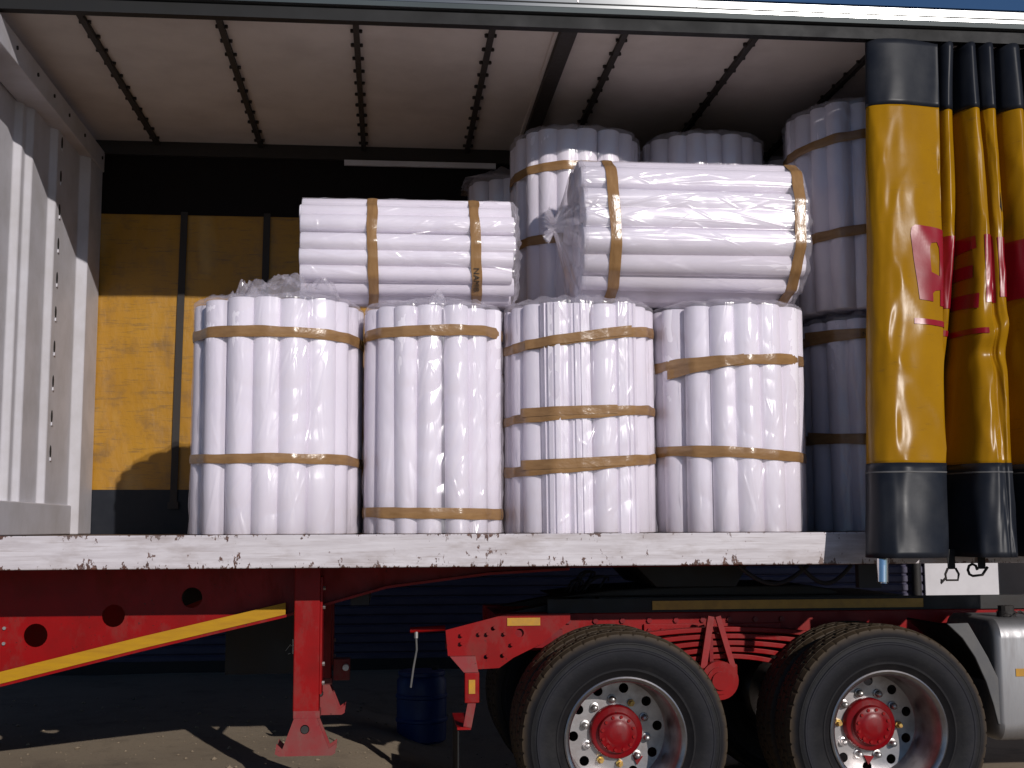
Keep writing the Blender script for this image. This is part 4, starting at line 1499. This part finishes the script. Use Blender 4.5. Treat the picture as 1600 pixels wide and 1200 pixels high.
def crumple(parent, c, size, seed, name='film_crumple'):
    # a loose crumpled flap of film lying on the tops of the tubes
    m = MB()
    vs_, fs = [], []
    n1, n2 = 44, 26
    for i in range(n1 + 1):
        for j in range(n2 + 1):
            u_, v_ = i / n1 * 2 - 1, j / n2 * 2 - 1
            env_ = max(0.0, (1 - abs(u_) ** 2.5)) * max(0.0, (1 - v_ * v_))
            p = Vector((u_ * 3 + seed, v_ * 3, 0.5))
            h = 0.55 + 0.45 * noise.noise(p * 0.7) + 0.16 * (1 - abs(noise.noise(p * 1.6)) * 2) + 0.03 * noise.noise(p * 6)
            vs_.append((c[0] + size[0] * (u_ + 0.06 * noise.noise(p * 3)), c[1] + size[1] * (v_ + 0.1 * noise.noise(p * 2 + Vector((5, 0, 0)))), c[2] + size[2] * env_ ** 0.6 * max(0.05, h)))
    for i in range(n1):
        for j in range(n2):
            k = i * (n2 + 1) + j
            fs.append((k, k + n2 + 1, k + n2 + 2, k + 1))
    m.add(vs_, fs)
    return m.build(name, 'film_bag', parent, smooth=True, angle=60, recalc=False)

def g_b1(root, fr, L):
    crumple(root, (0.09, -0.14, L + 0.006), (0.25, 0.24, 0.25), 1.3)
    crumple(root, (-0.16, -0.18, L + 0.006), (0.09, 0.09, 0.15), 4.1)
def g_b2(root, fr, L):
    crumple(root, (0.01, -0.25, L + 0.006), (0.05, 0.06, 0.10), 7.7)
    crumple(root, (0.16, -0.2, L + 0.006), (0.10, 0.08, 0.035), 2.2)
def g_v8(root, fr, L):
    crumple(root, (-0.12, -0.1, L - 0.02), (0.26, 0.24, 0.10), 6.3)

def g_h2(root, fr, L):
    # lying bundle: local z runs along +x; the film is gathered to a knot beyond the left end
    m = MB()
    vs_, fs = [], []
    na = 220
    kx, ky = -0.02, -0.14      # knot position in local x (down) and y
    prof_g = [(0.02, 1.0), (-0.005, 0.97), (-0.03, 0.80), (-0.055, 0.58), (-0.085, 0.36), (-0.11, 0.18), (-0.128, 0.085), (-0.137, 0.07), (-0.148, 0.10), (-0.163, 0.17), (-0.175, 0.22)]
    for gi, (zz, k_) in enumerate(prof_g):
        w = 1 - k_ if gi < 8 else 1.0
        w = max(0, min(1, w))
        for i in range(na):
            t = 2 * PI * i / na
            pl = math.sin(t * 17 + 2.2 * math.sin(3 * t)) * 0.5 + 0.7 * noise.noise((math.cos(t) * 6, math.sin(t) * 6, 1.1))
            r_ = fr(t, 0.02) * k_ * (1 + 0.16 * w * pl * (1 if gi < 7 else 1.9))
            dzz = 0.022 * w * pl + (0.02 * noise.noise((math.cos(t) * 9, math.sin(t) * 9, gi)) if gi > 8 else 0)
            vs_.append((r_ * math.cos(t) + kx * w, r_ * math.sin(t) + ky * w, zz + dzz))
    for j in range(len(prof_g) - 1):
        for i in range(na):
            fs.append((j * na + i, j * na + (i + 1) % na, (j + 1) * na + (i + 1) % na, (j + 1) * na + i))
    m.add(vs_, fs)
    m.build('film_gather', 'film_bag', root, smooth=True, angle=50, recalc=False)

F = -PI / 2
GF = 'upright bundles in the front row on the deck'
b1 = bundle((-0.60, 0.535, DZ), 0.452, 1.222, [(1.035, 0.012, PI), (0.385, 0.006, PI, 0.05)], 'wide upright tube bundle at the left end of the front row, crumpled film on top', GF, 11, gather=g_b1)
b2 = bundle((0.245, 0.48, DZ), 0.385, 1.20, [(1.06, 0.012, 0.4), (0.105, 0.008, PI)], 'narrow upright tube bundle with its lower tape close to the deck', GF, 23, gather=g_b2)
b3 = bundle((1.045, 0.50, DZ), 0.412, 1.222, [(1.045, 0.055, 0.3, 0.054, (-2.4, -1.0, 0.0, 0.012)), (0.63, 0.028, 0.2, 0.05, (-2.5, -1.2, 0.03, 0.012)), (0.365, 0.04, 0.3, 0.056, (-2.5, -1.1, 0.03, 0.006))], 'upright bundle of tubes and grooved strips with three slanting tapes', GF, 31, mould=(9, 12, 13, 15))
b4 = bundle((1.885, 0.50, DZ), 0.418, 1.222, [(0.915, 0.018, 0.2, 0.056, (-2.6, -1.6, -0.05, 0.006)), (0.415, 0.022, PI)], 'upright tube bundle at the right end of the front row, beside the curtain', GF, 47)
r1 = bundle((2.865, 0.87, DZ), 0.42, 1.222, [(1.13, 0.02, 0.2, 0.056, (-2.9, -1.8, 0.03, 0.0)), (0.52, 0.01, PI, 0.056, (-2.9, -1.8, 0.02, -0.02))], 'shaded upright tube bundle on the deck, half hidden by the curtain', 'upright bundles in the curtain shade', 53, texts=((0, -2.0, 0.035, True),))
GB = 'upright bundles in the back row on the deck'
for (x, y, rb, sd, lb) in ((1.155, 1.375, 0.395, 61, 'upright tube bundle on the deck behind the one with three tapes'), (1.985, 1.37, 0.385, 67, 'upright tube bundle on the deck behind the front row bundle next to the curtain'), (2.86, 1.75, 0.385, 71, 'upright tube bundle on the deck in the far corner behind the curtain'), (0.80, 2.015, 0.335, 73, 'upright tube bundle on the deck against the far curtain')):
    bundle((x, y, DZ), rb, 1.222, [(1.0, 0.01, 0.5)], lb, GB, sd, film_on=False)
Z2 = DZ + 1.226
GT = 'upright bundles stacked on the back row'
bundle((1.155, 1.27, Z2), 0.40, 1.20, [(0.965, 0.012, 0.3), (0.52, 0.0, 0.0)], 'tall upright tube bundle behind the two lying bundles, tape near its top', GT, 83, texts=((0, -1.15, 0.035, True),))
bundle((1.985, 1.33, Z2), 0.385, 1.215, [(0.80, 0.012, 0.3)], 'upright tube bundle under the ceiling behind the large lying bundle', GT, 89)
bundle((2.865, 1.72, Z2), 0.385, 1.225, [(0.85, 0.01, 0.3)], 'small sliver of an upright bundle deep in the shade by the curtain', GT, 97)
bundle((0.865, 2.01, Z2), 0.335, 1.12, [(0.92, 0.012, 0.3)], 'dim upright tube bundle at the back left with loose film on top', GT, 101, gather=g_v8, crest=2.0)
bundle((2.84, 0.86, Z2 + 0.045), 0.42, 1.225, [(1.03, 0.05, 0.0), (0.465, 0.04, 0.0)], 'shaded upright bundle stacked highest, half hidden by the curtain', 'upright bundles in the curtain shade', 107)
GL = 'bundles lying on top of the front row'
bundle((-0.485, 0.60, DZ + 1.256 + 0.305), 0.302, 1.165, [(0.395, 0.006, 0.5), (0.955, 0.01, 0.5)], 'smaller lying tube bundle on the two left upright bundles', GL, 113, lying=True, texts=((1, -1.15, 0.045, True),))
bundle((1.03, 0.47, DZ + 1.256 + 0.405), 0.402, 1.225, [(0.165, 0.012, 0.2, 0.062), (1.175, 0.02, PI, 0.062)], 'larger lying tube bundle with film gathered in a knot at its left end', GL, 127, lying=True, gather=g_h2)
